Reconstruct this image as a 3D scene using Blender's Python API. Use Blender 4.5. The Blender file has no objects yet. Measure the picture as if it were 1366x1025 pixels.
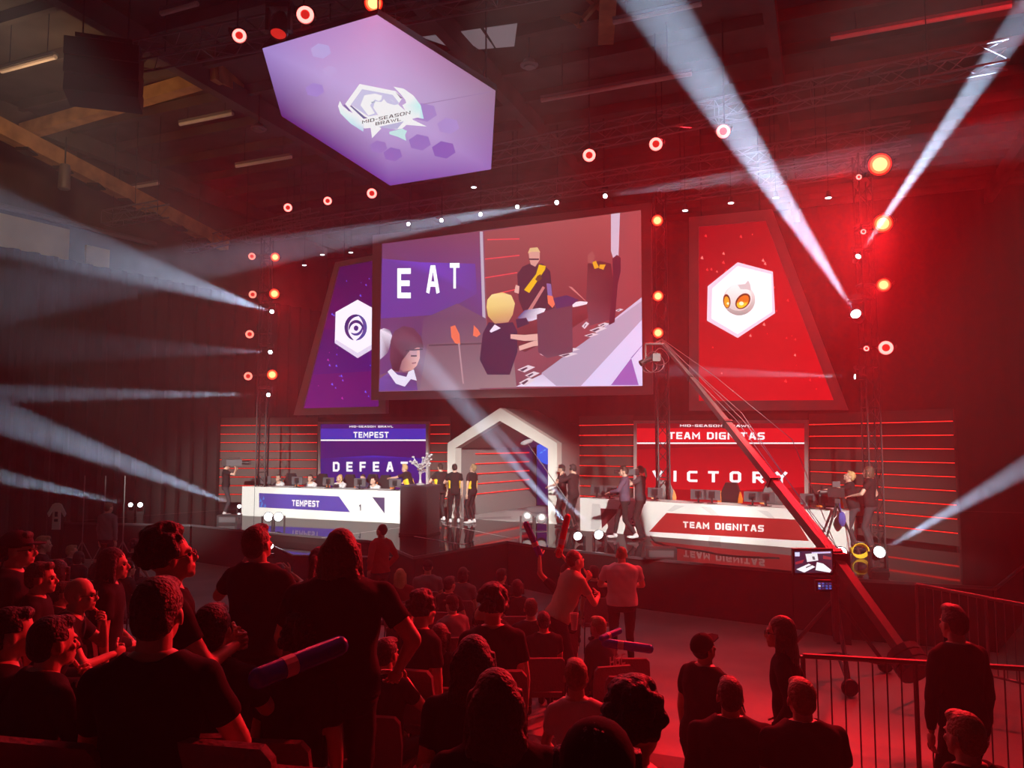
import bpy, bmesh, math, random
import numpy as np
from mathutils import Vector, Matrix, noise

random.seed(7)
PI = math.pi
SC = bpy.context.scene
COL = SC.collection

# ------------------------------------------------------------------ camera
CAMZ = 3.4
PITCH = math.radians(4.4)
FPX = 1026.0
cam = bpy.data.cameras.new('camera')
cam.sensor_fit = 'HORIZONTAL'; cam.sensor_width = 36.0; cam.lens = FPX / 1366.0 * 36.0
cam.clip_start = 0.05; cam.clip_end = 200
camo = bpy.data.objects.new('camera', cam); COL.objects.link(camo)
camo.location = (0, 0, CAMZ); camo.rotation_euler = (PI / 2 + PITCH, 0, 0)
SC.camera = camo

# ------------------------------------------------------------------ world, exposure, light settings
w = bpy.data.worlds.new('hall_dark'); SC.world = w; w.use_nodes = True
w.node_tree.nodes['Background'].inputs[0].default_value = (0.10, 0.012, 0.012, 1)
w.node_tree.nodes['Background'].inputs[1].default_value = 0.03
SC.view_settings.view_transform = 'Standard'; SC.view_settings.look = 'None'
SC.view_settings.exposure = 0.0; SC.view_settings.gamma = 1.0
SC.view_settings.use_curve_mapping = False
cy = SC.cycles
cy.max_bounces = 5; cy.diffuse_bounces = 2; cy.glossy_bounces = 3; cy.transmission_bounces = 2
cy.volume_bounces = 0; cy.transparent_max_bounces = 12
cy.sample_clamp_indirect = 2.0; cy.sample_clamp_direct = 30.0
cy.caustics_reflective = False; cy.caustics_refractive = False
cy.use_adaptive_sampling = False

FW = Vector((0, math.cos(PITCH), math.sin(PITCH)))
UP = Vector((0, -math.sin(PITCH), math.cos(PITCH)))
RT = Vector((1, 0, 0))
CAM = Vector((0, 0, CAMZ))
def ray(px, py):
    return FPX * FW + (px - 683.0) * RT + (512.5 - py) * UP
def at(px, py, Y):                      # the point at distance Y seen there
    d = ray(px, py); return CAM + d * (Y / d.y)
def onz(px, py, z):
    d = ray(px, py); return CAM + d * ((z - CAMZ) / d.z)
def onplane(px, py, p0, n):
    d = ray(px, py); return CAM + d * ((p0 - CAM).dot(n) / d.dot(n))

# stage directions: U runs along the stage to the right, N points to the audience
TH = math.atan(0.407)
U = Vector((math.cos(TH), -math.sin(TH), 0)); N = Vector((-math.sin(TH), -math.cos(TH), 0)); Z = Vector((0, 0, 1))

def tree(m): return m.node_tree
def mat(name, color, rough=0.6, metal=0.0, emit=None, estr=0.0, bump=0.0, bscale=20.0, var=0.0, vscale=3.0, spec=None, coat=0.0):
    m = bpy.data.materials.new(name); m.use_nodes = True
    nt = m.node_tree; b = nt.nodes['Principled BSDF']
    b.inputs['Base Color'].default_value = (*color, 1); b.inputs['Roughness'].default_value = rough
    b.inputs['Metallic'].default_value = metal
    if spec is not None: b.inputs['Specular IOR Level'].default_value = spec
    if coat: b.inputs['Coat Weight'].default_value = coat
    if emit: b.inputs['Emission Color'].default_value = (*emit, 1); b.inputs['Emission Strength'].default_value = estr
    if bump or var:
        tc = nt.nodes.new('ShaderNodeTexCoord'); n = nt.nodes.new('ShaderNodeTexNoise')
        nt.links.new(tc.outputs['Object'], n.inputs['Vector']); n.inputs['Scale'].default_value = bscale if bump else vscale
        n.inputs['Detail'].default_value = 3
        if bump:
            bp = nt.nodes.new('ShaderNodeBump'); bp.inputs['Strength'].default_value = bump; bp.inputs['Distance'].default_value = 0.02
            nt.links.new(n.outputs['Fac'], bp.inputs['Height']); nt.links.new(bp.outputs['Normal'], b.inputs['Normal'])
        if var:
            n2 = nt.nodes.new('ShaderNodeTexNoise'); n2.inputs['Scale'].default_value = vscale
            nt.links.new(tc.outputs['Object'], n2.inputs['Vector'])
            r = nt.nodes.new('ShaderNodeValToRGB')
            r.color_ramp.elements[0].position = 0.3; r.color_ramp.elements[1].position = 0.7
            r.color_ramp.elements[0].color = (*[c * (1 - var) for c in color], 1)
            r.color_ramp.elements[1].color = (*[min(1, c * (1 + var)) for c in color], 1)
            nt.links.new(n2.outputs['Fac'], r.inputs['Fac']); nt.links.new(r.outputs['Color'], b.inputs['Base Color'])
    return m
def emat(name, color, s=1.0):
    m = bpy.data.materials.new(name); m.use_nodes = True; nt = m.node_tree
    nt.nodes.remove(nt.nodes['Principled BSDF'])
    e = nt.nodes.new('ShaderNodeEmission'); e.inputs[0].default_value = (*color, 1); e.inputs[1].default_value = s
    nt.links.new(e.outputs[0], nt.nodes['Material Output'].inputs[0]); return m
def srgb(r, g, b):
    f = lambda c: c / 12.92 if c <= 0.04045 else ((c + 0.055) / 1.055) ** 2.4
    return (f(r / 255), f(g / 255), f(b / 255))

# ------------------------------------------------------------------ stage lighting (beams and blinders have fixtures further down, the washes none)
def lamp(name, kind, loc, aim, power, color, size=0.05, angle=None, blend=0.5, shape=None):
    l = bpy.data.lights.new(name, kind); l.energy = power; l.color = color
    if kind == 'SPOT': l.spot_size = math.radians(angle); l.spot_blend = blend; l.shadow_soft_size = size
    elif kind == 'POINT': l.shadow_soft_size = size
    elif kind == 'AREA': l.size = size; l.shape = 'DISK'; 
    if kind == 'AREA' and angle: l.spread = math.radians(angle)
    o = bpy.data.objects.new(name, l); COL.objects.link(o); o.location = loc
    if aim is not None: o.rotation_euler = (Vector(aim) - Vector(loc)).to_track_quat('-Z', 'Y').to_euler()
    return o
RED = (1.0, 0.012, 0.02)
BLU = (0.55, 0.72, 1.0)

# beams: source pixel and distance, aim pixel and distance, angle, watts
BEAMS = [
 (363, 416, 25.0, 190, 360, 13.5, 3.2, 380),
 (361, 470, 25.0, 60, 461, 11.0, 2.6, 45),
 (359, 527, 25.0, 0, 525, 15.0, 2.6, 420),
 (320, 676, 27.2, 0, 556, 16.0, 4.0, 620),
 (175, 674, 24.0, 0, 636, 17.0, 3.0, 260),
 (744, 270, 21.5, 300, 345, 14.0, 4.0, 800),
 (806, 262, 21.2, 960, 240, 17.0, 4.0, 320),
 (1143, 421, 17.5, 930, 90, 14.0, 7.4, 3000),
 (1143, 345, 17.5, 1366, 20, 13.5, 6.0, 3200),
 (1146, 503, 17.5, 880, 494, 22.0, 4.5, 800),
 (1171, 738, 13.6, 1366, 625, 13.0, 8.0, 900),
 (772, 717, 18.0, 545, 460, 24.5, 5.0, 2800),
 (800, 715, 18.0, 560, 470, 24.4, 3.8, 2000),
]
# red blinders: pixel, distance, watts, radius
BLINDERS = [
 (1174, 219, 17.0, 420, .21), (1178, 298, 17.2, 260, .18), (1179, 380, 17.3, 60, .13), (1182, 464, 17.3, 12, .13),
 (877, 294, 20.6, 36, .13), (878, 395, 20.6, 24, .12), (878, 444, 20.6, 34, .12),
 (367, 343, 25.0, 30, .12), (366, 392, 25.0, 60, .14), (363, 500, 25.0, 50, .14),
 (498, 3, 12.5, 60, .13), (407, 19, 12.5, 10, .12), (786, 207, 17.0, 8, .12), (875, 192, 16.4, 12, .12), (965, 175, 15.8, 14, .12),
]
HAZE = 0.0065
# unseen lights without fixtures: name, place, aim, watts, colour, radius, cone
WHITE = (1.0, 0.95, 0.88)
WASHES = [
 ('key_light', (-6.0, 2.5, 10.2), (-4.6, 23.3, 1.7), 46000, WHITE, .12, 16),
 ('key_light', (-8.0, 2.5, 10.2), (-9.2, 25.6, 1.8), 40000, WHITE, .12, 15),
 ('key_light', (0.5, 2.0, 10.4), (-.6, 23.4, 1.9), 40000, WHITE, .12, 15),
 ('key_light', (4.2, 1.5, 10.2), (3.2, 19.6, 1.7), 30000, WHITE, .12, 18),
 ('key_light', (7.0, 1.0, 10.2), (7.3, 16.9, 1.7), 23000, WHITE, .12, 19),
 ('red_wash', (9.5, 14.0, 10.4), (2.8, 9.0, 0), 3600, RED, .2, 52),
 ('red_wash', (4.0, 17.0, 10.6), (0, 6.0, 0), 500, RED, .2, 80),
 ('red_wash', (-8.0, 21.0, 10.6), (-3, 6.0, 0), 300, RED, .2, 80),
 ('red_wash', (12.0, 9.0, 10.6), (9, 24.0, 7), 1800, RED, .2, 110),
 ('warm_fill_light', (-9.0, 15.0, 9.6), (-14, 22, 11.5), 330, (1, .6, .3), .2, 150),  # unseen warm fill on the left rafters and upper wall
]
# ------------------------------------------------------------------ mesh helpers
def tag(o, label=None, cat=None, group=None, kind=None):
    if label: o['label'] = label
    if cat: o['category'] = cat
    if group: o['group'] = group
    if kind: o['kind'] = kind
    return o
def thing(name, label, cat, loc=(0, 0, 0), rz=0.0, group=None, kind=None):
    o = bpy.data.objects.new(name, None); COL.objects.link(o); o.empty_display_size = 0.1
    o.location = loc; o.rotation_euler = (0, 0, rz)
    return tag(o, label, cat, group, kind)
def mw(o):                                # world matrix of a thing (nothing rotates but about z, unless set by matrix)
    return Matrix.LocRotScale(o.location, o.rotation_quaternion if o.rotation_mode == 'QUATERNION' else o.rotation_euler, o.scale)
class MB:
    def __init__(s): s.v = []; s.f = []; s.m = []; s.c = []
    def add(s, vs, fs, mi=0):
        b = len(s.v); s.v += [tuple(p) for p in vs]; s.f += [tuple(b + i for i in f) for f in fs]; s.m += [mi] * len(fs); return s
    def box(s, c, d, R=None, mi=0):
        c = Vector(c); x, y, z = [k / 2 for k in d]
        vs = [Vector((sx * x, sy * y, sz * z)) for sz in (-1, 1) for sy in (-1, 1) for sx in (-1, 1)]
        if R is not None: vs = [R @ v for v in vs]
        return s.add([c + v for v in vs], [(0, 2, 3, 1), (4, 5, 7, 6), (0, 1, 5, 4), (2, 6, 7, 3), (0, 4, 6, 2), (1, 3, 7, 5)], mi)
    def tube(s, a, b, r0, r1=None, n=8, mi=0, cap=True):
        a = Vector(a); b = Vector(b); r1 = r0 if r1 is None else r1
        q = (b - a).to_track_quat('Z', 'Y'); vs = []
        for p, r in ((a, r0), (b, r1)):
            for i in range(n):
                t = 2 * PI * i / n; vs.append(p + q @ Vector((r * math.cos(t), r * math.sin(t), 0)))
        fs = [(i, (i + 1) % n, n + (i + 1) % n, n + i) for i in range(n)]
        if cap: fs += [tuple(range(n))[::-1], tuple(range(n, 2 * n))]
        return s.add(vs, fs, mi)
    def path(s, pts, r, n=6, mi=0):
        for a, b in zip(pts[:-1], pts[1:]): s.tube(a, b, r, r, n, mi)
        return s
    def ball(s, c, r, nu=12, nv=8, R=None, mi=0):
        if not hasattr(r, '__len__'): r = (r, r, r)
        c = Vector(c); vs = []
        for j in range(nv + 1):
            p = PI * j / nv
            for i in range(nu):
                t = 2 * PI * i / nu
                v = Vector((r[0] * math.sin(p) * math.cos(t), r[1] * math.sin(p) * math.sin(t), r[2] * math.cos(p)))
                if R is not None: v = R @ v
                vs.append(c + v)
        fs = [(j * nu + i, (j + 1) * nu + i, (j + 1) * nu + (i + 1) % nu, j * nu + (i + 1) % nu) for j in range(nv) for i in range(nu)]
        return s.add(vs, fs, mi)
    def lathe(s, prof, c=(0, 0, 0), n=16, R=None, mi=0):
        c = Vector(c); vs = []
        for r, z in prof:
            for i in range(n):
                t = 2 * PI * i / n; v = Vector((r * math.cos(t), r * math.sin(t), z))
                if R is not None: v = R @ v
                vs.append(c + v)
        fs = [(j * n + i, j * n + (i + 1) % n, (j + 1) * n + (i + 1) % n, (j + 1) * n + i) for j in range(len(prof) - 1) for i in range(n)]
        return s.add(vs, fs, mi)
    def prism(s, pts, d, mi=0):            # planar outline pts extruded by the vector d
        pts = [Vector(p) for p in pts]; d = Vector(d); n = len(pts)
        from mathutils.geometry import tessellate_polygon
        tri = tessellate_polygon([pts])
        fs = [tuple(t) for t in tri] + [tuple(n + i for i in t[::-1]) for t in tri]
        fs += [(i, (i + 1) % n, n + (i + 1) % n, n + i) for i in range(n)]
        return s.add(pts + [p + d for p in pts], fs, mi)
    def ring(s, outer, inner, d, mi=0):    # a frame between two outlines with the same number of points
        n = len(outer); d = Vector(d); O = [Vector(p) for p in outer]; I = [Vector(p) for p in inner]
        vs = O + I + [p + d for p in O] + [p + d for p in I]; fs = []
        for i in range(n):
            j = (i + 1) % n
            fs += [(i, j, n + j, n + i), (2 * n + i, 3 * n + i, 3 * n + j, 2 * n + j), (i, 2 * n + i, 2 * n + j, j), (n + i, n + j, 3 * n + j, 3 * n + i)]
        return s.add(vs, fs, mi)
    def mesh(s, name, mats, smooth=False, M=None):
        me = bpy.data.meshes.new(name)
        vs = s.v if M is None else [M @ Vector(p) for p in s.v]
        me.from_pydata([tuple(v) for v in vs], [], s.f)
        if not isinstance(mats, (list, tuple)): mats = [mats]
        for m in mats: me.materials.append(m)
        me.polygons.foreach_set('material_index', s.m)
        bm = bmesh.new(); bm.from_mesh(me); bmesh.ops.remove_doubles(bm, verts=bm.verts, dist=1e-5)
        bmesh.ops.recalc_face_normals(bm, faces=bm.faces); bm.to_mesh(me); bm.free()
        if smooth:
            me.polygons.foreach_set('use_smooth', [True] * len(me.polygons))
            me.set_sharp_from_angle(angle=math.radians(40))
        return me
    def build(s, name, mats, parent=None, smooth=False, loc=None, world=False):
        M = None
        if world and parent is not None: M = mw(parent).inverted()
        o = bpy.data.objects.new(name, s.mesh(name, mats, smooth, M)); COL.objects.link(o)
        if parent is not None: o.parent = parent
        if loc is not None: o.location = loc
        return o
def link(name, me, parent=None, loc=(0, 0, 0), rot=(0, 0, 0), sc=(1, 1, 1)):
    o = bpy.data.objects.new(name, me); COL.objects.link(o); o.location = loc; o.rotation_euler = rot; o.scale = sc
    if parent is not None: o.parent = parent
    return o
def copy_tree(o, parent=None):
    c = o.copy(); COL.objects.link(c)
    if parent is not None: c.parent = parent
    for ch in list(o.children): copy_tree(ch, c)
    return c
def colmat(name, strength=1.0, emit=True, rough=0.5):
    m = bpy.data.materials.new(name); m.use_nodes = True; nt = m.node_tree
    a = nt.nodes.new('ShaderNodeAttribute'); a.attribute_name = 'Col'
    if emit:
        nt.nodes.remove(nt.nodes['Principled BSDF'])
        e = nt.nodes.new('ShaderNodeEmission'); e.inputs[1].default_value = strength
        nt.links.new(a.outputs['Color'], e.inputs[0]); nt.links.new(e.outputs[0], nt.nodes['Material Output'].inputs[0])
    else:
        b = nt.nodes['Principled BSDF']; b.inputs['Roughness'].default_value = rough
        nt.links.new(a.outputs['Color'], b.inputs['Base Color'])
    return m
PICT = colmat('screen_picture', 1.2)
PRINT = colmat('flat_print', emit=False)
def decal(name, parent, polys, p0, n, m=PICT, lift=0.012, step=0.0015):
    """flat print on the plane (p0, n): polys = [(pixel outline, colour or list of corner colours)], later ones lie on top"""
    from mathutils.geometry import tessellate_polygon
    n = Vector(n).normalized()
    vs = []; fs = []; cs = []
    for k, (pts, colr) in enumerate(polys):
        P = [onplane(x, y, p0 + n * (lift + step * k), n) for x, y in pts]
        b = len(vs); vs += P; fs += [tuple(b + i for i in t) for t in tessellate_polygon([P])]
        cs += list(colr) if isinstance(colr[0], (tuple, list)) else [colr] * len(P)
    me = bpy.data.meshes.new(name)
    M = mw(parent).inverted() if parent is not None else Matrix.Identity(4)
    me.from_pydata([tuple(M @ v) for v in vs], [], fs); me.materials.append(m)
    ca = me.color_attributes.new('Col', 'FLOAT_COLOR', 'POINT')
    ca.data.foreach_set('color', [c for q in cs for c in (*q, 1.0)])
    o = bpy.data.objects.new(name, me); COL.objects.link(o); o.parent = parent
    return o
GLY = {'A': (4, [[(0, 0), (1.55, 6), (2.45, 6), (4, 0)], [(.8, 1.7), (3.2, 1.7)]]), 'B': (4, [[(0, 0), (0, 6), (3.2, 6), (3.7, 5.4), (3.7, 3.7), (3.2, 3.1), (0, 3.1)], [(3.2, 3.1), (4, 2.5), (4, .6), (3.4, 0), (0, 0)]]),
 'C': (4, [[(4, 6), (.7, 6), (0, 5.3), (0, .7), (.7, 0), (4, 0)]]), 'D': (4, [[(0, 0), (0, 6), (3, 6), (4, 5), (4, 1), (3, 0), (0, 0)]]), 'E': (3.6, [[(3.6, 6), (0, 6), (0, 0), (3.6, 0)], [(0, 3), (3.2, 3)]]), 'F': (3.5, [[(3.5, 6), (0, 6), (0, 0)], [(0, 2.9), (3.1, 2.9)]]),
 'G': (4, [[(4, 6), (.7, 6), (0, 5.3), (0, .7), (.7, 0), (4, 0), (4, 3), (2.2, 3)]]), 'I': (0.1, [[(0, 0), (0, 6)]]), 'L': (3.4, [[(0, 6), (0, 0), (3.4, 0)]]), 'M': (5, [[(0, 0), (0, 6), (2.5, 2), (5, 6), (5, 0)]]), 'N': (4.2, [[(0, 0), (0, 6), (4.2, 0), (4.2, 6)]]),
 'O': (4.3, [[(.8, 0), (0, .8), (0, 5.2), (.8, 6), (3.5, 6), (4.3, 5.2), (4.3, .8), (3.5, 0), (.8, 0)]]), 'P': (4, [[(0, 0), (0, 6), (3.3, 6), (4, 5.3), (4, 3.2), (3.3, 2.5), (0, 2.5)]]), 'R': (4, [[(0, 0), (0, 6), (3.3, 6), (4, 5.3), (4, 3.3), (3.3, 2.6), (0, 2.6)], [(2, 2.6), (4.1, 0)]]),
 'S': (3.8, [[(3.8, 6), (.6, 6), (0, 5.4), (0, 3.6), (.6, 3), (3.2, 3), (3.8, 2.4), (3.8, .6), (3.2, 0), (0, 0)]]), 'T': (4, [[(0, 6), (4, 6)], [(2, 6), (2, 0)]]), 'V': (4.4, [[(0, 6), (2.2, 0), (4.4, 6)]]), 'W': (6, [[(0, 6), (1.5, 0), (3, 5), (4.5, 0), (6, 6)]]), 'Y': (4.2, [[(0, 6), (2.1, 3), (4.2, 6)], [(2.1, 3), (2.1, 0)]]),
 '-': (1.6, [[(0, 3), (1.6, 3)]]), ' ': (1.6, []), '1': (1.4, [[(0, 4.8), (1.4, 6), (1.4, 0)]]), '3': (3.8, [[(0, 6), (3.8, 6), (3.8, 0), (0, 0)], [(1, 3), (3.8, 3)]]), 'i': (.1, [[(0, 0), (0, 4)], [(0, 5.4), (0, 6.1)]]), 'n': (2.8, [[(0, 0), (0, 4), (2.2, 4), (2.8, 3.4), (2.8, 0)]]), 'H': (4, [[(0, 0), (0, 6)], [(4, 0), (4, 6)], [(0, 3), (4, 3)]])}
GLYPH_RUN = []
def block_text(name, s, spacing=1.0, th=1.0):
    """square-cornered sign lettering drawn with mitred strokes"""
    vs = []; fs = []; x = 0; h = th / 2; GLYPH_RUN.clear()
    for ch in s:
        wd, strokes = GLY[ch]; start = len(vs)
        for st in strokes:
            P = [Vector((h + a * (1 - th / 6), h + b * (1 - th / 6))) for a, b in st]; n = len(P); closed = (P[0] - P[-1]).length < 1e-6; b0 = len(vs)
            for i, p in enumerate(P):
                din = (P[i] - P[i - 1]).normalized() if i > 0 else ((P[0] - P[-2]).normalized() if closed else None)
                dout = (P[i + 1] - P[i]).normalized() if i < n - 1 else ((P[1] - P[0]).normalized() if closed else None)
                if din is None: din = dout; p = p - din * (h if not closed else 0)
                if dout is None: dout = din; p = p + din * (h if not closed else 0)
                n1 = Vector((-din.y, din.x)); n2 = Vector((-dout.y, dout.x)); m = (n1 + n2); m = m.normalized() if m.length > 1e-3 else n1
                k = min(h / max(.35, m.dot(n1)), h * 1.9); vs += [(x + p.x + m.x * k, p.y + m.y * k, 0), (x + p.x - m.x * k, p.y - m.y * k, 0)]
            fs += [(b0 + 2 * i, b0 + 2 * i + 1, b0 + 2 * i + 3, b0 + 2 * i + 2) for i in range(n - 1)]
        if strokes: GLYPH_RUN.append((start, len(vs)))
        x += wd * (1 - th / 6) + th + 1.0 * spacing ** 3
    me = bpy.data.meshes.new(name); me.from_pydata(vs, [], fs); return me
def letters(me, parent, split):
    """one part per letter; lettering too small to pick apart stays one part"""
    if not split:
        o = bpy.data.objects.new('lettering', me); COL.objects.link(o); o.parent = parent; o['kind'] = 'stuff'; return
    comp = {}
    for p in me.polygons:
        g0 = next(k for k, (a, b) in enumerate(GLYPH_RUN) if a <= p.vertices[0] < b); comp.setdefault(g0, []).append(p)
    for ps in comp.values():
        idx = {}; vs = []; fs = []
        for p in ps:
            f = []
            for v in p.vertices:
                if v not in idx: idx[v] = len(vs); vs.append(tuple(me.vertices[v].co))
                f.append(idx[v])
            fs.append(f)
        m2 = bpy.data.meshes.new('letter'); m2.from_pydata(vs, [], fs); m2.materials.append(me.materials[0]); link('letter', m2, parent)
def text(name, s, px0, px1, pyc, hpx, p0, n, parent, m, lift=0.02, spacing=1.0, bold=0.0, thick=0.004, shear=0.0):
    """lettering on a vertical plane: spans px0..px1 in width around pyc, capitals hpx high (pixels give the size and the place on the plane)"""
    n = Vector(n).normalized(); q0 = p0 + n * lift
    a = onplane(px0, pyc[0] if hasattr(pyc, '__len__') else pyc, q0, n); b = onplane(px1, pyc[1] if hasattr(pyc, '__len__') else pyc, q0, n)
    top = onplane((px0 + px1) / 2, (sum(pyc) / 2 if hasattr(pyc, '__len__') else pyc) - hpx / 2, q0, n)
    bot = onplane((px0 + px1) / 2, (sum(pyc) / 2 if hasattr(pyc, '__len__') else pyc) + hpx / 2, q0, n)
    H = (top - bot).length; W = (b - a).length
    me = block_text(name, s, spacing, .95 + bold * 12)
    co = np.empty(len(me.vertices) * 3); me.vertices.foreach_get('co', co); co = co.reshape(-1, 3)
    x0, x1 = co[:, 0].min(), co[:, 0].max(); y0, y1 = co[:, 1].min(), co[:, 1].max()
    X = (b - a).normalized(); Y = (top - bot).normalized(); Zn = X.cross(Y)
    if Zn.dot(n) < 0: Zn = -Zn
    mid = (a + b) / 2
    M = mw(parent).inverted() if parent is not None else Matrix.Identity(4)
    out = []
    for c in co:
        p = mid + X * ((c[0] - x0) / (x1 - x0) - .5) * W + Y * ((c[1] - y0) / (y1 - y0) - .5) * H
        out += list(M @ p)
    me.vertices.foreach_set('co', out); me.materials.clear(); me.materials.append(m)
    return letters(me, parent, hpx >= 4.5)

# ------------------------------------------------------------------ materials
M_ = {}
M_['black_drape'] = mat('black_drape', (0.008, 0.007, 0.0075), 0.9, bump=0.2, bscale=3)
M_['deck'] = mat('gloss_deck', (0.016, 0.016, 0.018), 0.045, spec=0.9)
M_['concrete'] = mat('concrete_floor', (0.30, 0.27, 0.25), 0.55, bump=0.15, bscale=12, var=0.25, vscale=0.7)
M_['roof'] = mat('roof_deck', (0.10, 0.085, 0.075), 0.85, var=0.3, vscale=1.0)
M_['timber'] = mat('glulam_timber', (0.42, 0.23, 0.10), 0.65, var=0.3, vscale=2.5)
M_['yellow_wall'] = mat('yellowish_wall', (0.50, 0.42, 0.20), 0.8, var=0.15, vscale=1.0)
M_['steel'] = mat('dark_steel', (0.06, 0.06, 0.065), 0.5, metal=0.6)
M_['alu'] = mat('aluminium', (0.50, 0.50, 0.52), 0.35, metal=0.85)
M_['alu_dull'] = mat('dull_truss', (0.22, 0.21, 0.21), 0.5, metal=0.5)
M_['black'] = mat('black_plastic', (0.018, 0.018, 0.02), 0.4)
M_['grey_plastic'] = mat('grey_plastic', (0.09, 0.09, 0.10), 0.4)
M_['white_paint'] = mat('white_lacquer', (0.80, 0.82, 0.80), 0.3)
M_['warm_frame'] = mat('grey_frame', (0.36, 0.33, 0.325), 0.6)
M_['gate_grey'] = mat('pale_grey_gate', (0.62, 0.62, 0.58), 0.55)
M_['plank'] = mat('dark_plank', (0.075, 0.055, 0.050), 0.55, bump=0.1, bscale=6)
M_['strip'] = emat('red_led', (1.0, 0.03, 0.02), 1.9)
M_['white_lamp'] = emat('white_lamp', (0.85, 0.95, 1.0), 14.0)
M_['white_pin'] = emat('white_pin', (0.9, 0.95, 1.0), 4.0)
M_['txt_white'] = emat('white_letters', (0.95, 0.97, 1.0), 1.15)
M_['txt_dark'] = mat('dark_letters', (0.03, 0.03, 0.06), 0.5)
M_['paint_white_txt'] = mat('white_vinyl', (0.85, 0.86, 0.86), 0.5)
M_['blue_vinyl'] = mat('blue_vinyl', srgb(72, 66, 158), 0.45)
M_['red_vinyl'] = mat('red_vinyl', srgb(160, 40, 40), 0.45)
M_['dark_vinyl'] = mat('dark_vinyl', srgb(70, 62, 100), 0.45)
M_['skirt'] = mat('stage_skirt', (0.010, 0.008, 0.009), 0.85)
M_['orange'] = mat('orange_leatherette', (0.85, 0.25, 0.03), 0.4)
M_['grey_paint'] = mat('grey_paint', (0.20, 0.19, 0.19), 0.6)

# ------------------------------------------------------------------ the hall
R_ = 2.0
def uw(u, w_, z=0.0):                      # hall coordinates: u to the right along the stage, w away from the audience
    return U * u + (-N) * w_ + Z * z
def plate(name, a, b, z0, z1, t, m, kind='structure'):   # an upright wall from a to b
    a = Vector(a); b = Vector(b); d = (b - a).normalized(); nn = Vector((-d.y, d.x, 0)) * t
    return tag(MB().prism([(a.x, a.y, z0), (b.x, b.y, z0), (b.x, b.y, z1), (a.x, a.y, z1)], nn).build(name, m), kind=kind)
HU0, HU1, HW0, HW1, HZ = -23.0, 13.5, -7.0, 33.0, 12.6
c = [uw(HU0, HW0), uw(HU1, HW0), uw(HU1, HW1), uw(HU0, HW1)]
tag(MB().prism([p - Z * .2 for p in c], (0, 0, .2)).build('floor', M_['concrete']), kind='structure')
tag(MB().prism([p + Z * HZ for p in c], (0, 0, .2)).build('ceiling', M_['roof']), kind='structure')
def drape(name, a, b, z0, z1, m, depth=0.12, per=0.55):   # pleated black cloth wall
    a = Vector(a); b = Vector(b); L = (b - a).length; d = (b - a) / L; nn = Vector((d.y, -d.x, 0))
    n = int(L / per * 4); mb = MB(); vs = []
    for k in range(n + 1):
        t = k / n * L; off = depth * 0.5 * math.sin(2 * PI * t / per) + 0.04 * math.sin(t * 1.7)
        p = a + d * t + nn * off; vs += [(p.x, p.y, z0), (p.x, p.y, z1)]
    mb.add(vs, [(2 * k, 2 * k + 2, 2 * k + 3, 2 * k + 1) for k in range(n)])
    return tag(mb.build(name, m, smooth=True), kind='structure')
# walls: painted upper wall above black curtains on the left, black curtains round the stage
LW = [uw(HU0 + .1, HW0), uw(HU0 + .1, HW1)]
la, lb = Vector((-14.9 - 12.2, 22 - 30, 0)), Vector((-12.35 + 3.2, 26 + 7.5, 0))
ldir = (Vector((-12.3, 26, 0)) - Vector((-14.6, 22, 0))).normalized()
la = Vector((-14.6, 22, 0)) - ldir * 30; lb = Vector((-14.6, 22, 0)) + ldir * 13
plate('wall_left', la, lb, 0, HZ, .2, M_['roof'])
def on_left(px):
    d = ray(px, 591); n_ = Vector((-ldir.y, ldir.x, 0)); k = (la - CAM).dot(n_) / d.dot(n_); q = CAM + d * k; return Vector((q.x, q.y, 0)) + Vector((.25, -.1, 0))
plate('trim_1', on_left(-160), on_left(72), 8.8, 9.95, .1, M_['yellow_wall'])
plate('trim_2', on_left(96), on_left(128), 8.8, 9.6, .1, M_['yellow_wall'])
tag(MB().tube(on_left(-150) + Z * 10.15, on_left(190) + Z * 10.15, .09, n=8).build('pipe', M_['grey_paint']), 'grey pipe running along the far left wall above the yellowish band', 'pipe')
drape('wall_left_curtain', la + Vector((.45, -.2, 0)), lb + Vector((.45, -.2, 0)), 0, 8.95, M_['black_drape'], .2)
ba, bb = uw(-23, 31.2), uw(14, 31.2)
drape('wall_back', ba, bb, 0, HZ, M_['black_drape'], .07)
drape('wall_right', uw(13.2, -7), uw(13.2, 31.5), 0, HZ, M_['black_drape'], .07)
plate('wall_rear', uw(HU0, HW0), uw(HU1, HW0), 0, HZ, .2, M_['grey_paint'])

# timber roof frames: rafters with posts and braces, purlins, fluorescent battens
def beam(name, a, b, wd, ht, m, parent=None):
    a = Vector(a); b = Vector(b); q = (b - a).to_track_quat('X', 'Z'); R = q.to_matrix()
    return MB().box((a + b) / 2, ((b - a).length, wd, ht), R).build(name, m, parent)
t = thing('timber_rafter', 'long orange-brown timber rafter running down toward the truss at far left', 'beam', at(-40, 150, 19), 0)
def add_beam(parent, name, a, b, wd, ht, m):
    a = Vector(a); b = Vector(b); R = (b - a).to_track_quat('X', 'Z').to_matrix()
    return MB().box((a + b) / 2, ((b - a).length, wd, ht), R).build(name, m, parent, world=True)
A, B = at(-60, 140, 17.5), at(300, 326, 26.0)
add_beam(t, 'beam', A, B, .35, .42, M_['timber'])
for k in range(7):
    p = A.lerp(B, .2 + .115 * k)
    MB().box(p - Z * .24, (.32, .42, .08), None).build('bracket', M_['steel'], t, world=True)
t = thing('roof_tie', 'brown timber tie beam rising to a knee behind the hanging hexagon screen', 'beam', at(35, 175, 19), 0)
add_beam(t, 'beam', at(32, 176, 19.5), at(292, 100, 18.0), .3, .34, M_['timber'])
add_beam(t, 'strut', at(285, 97, 18.0), at(375, 152, 21.5), .3, .42, M_['timber'])
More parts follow.
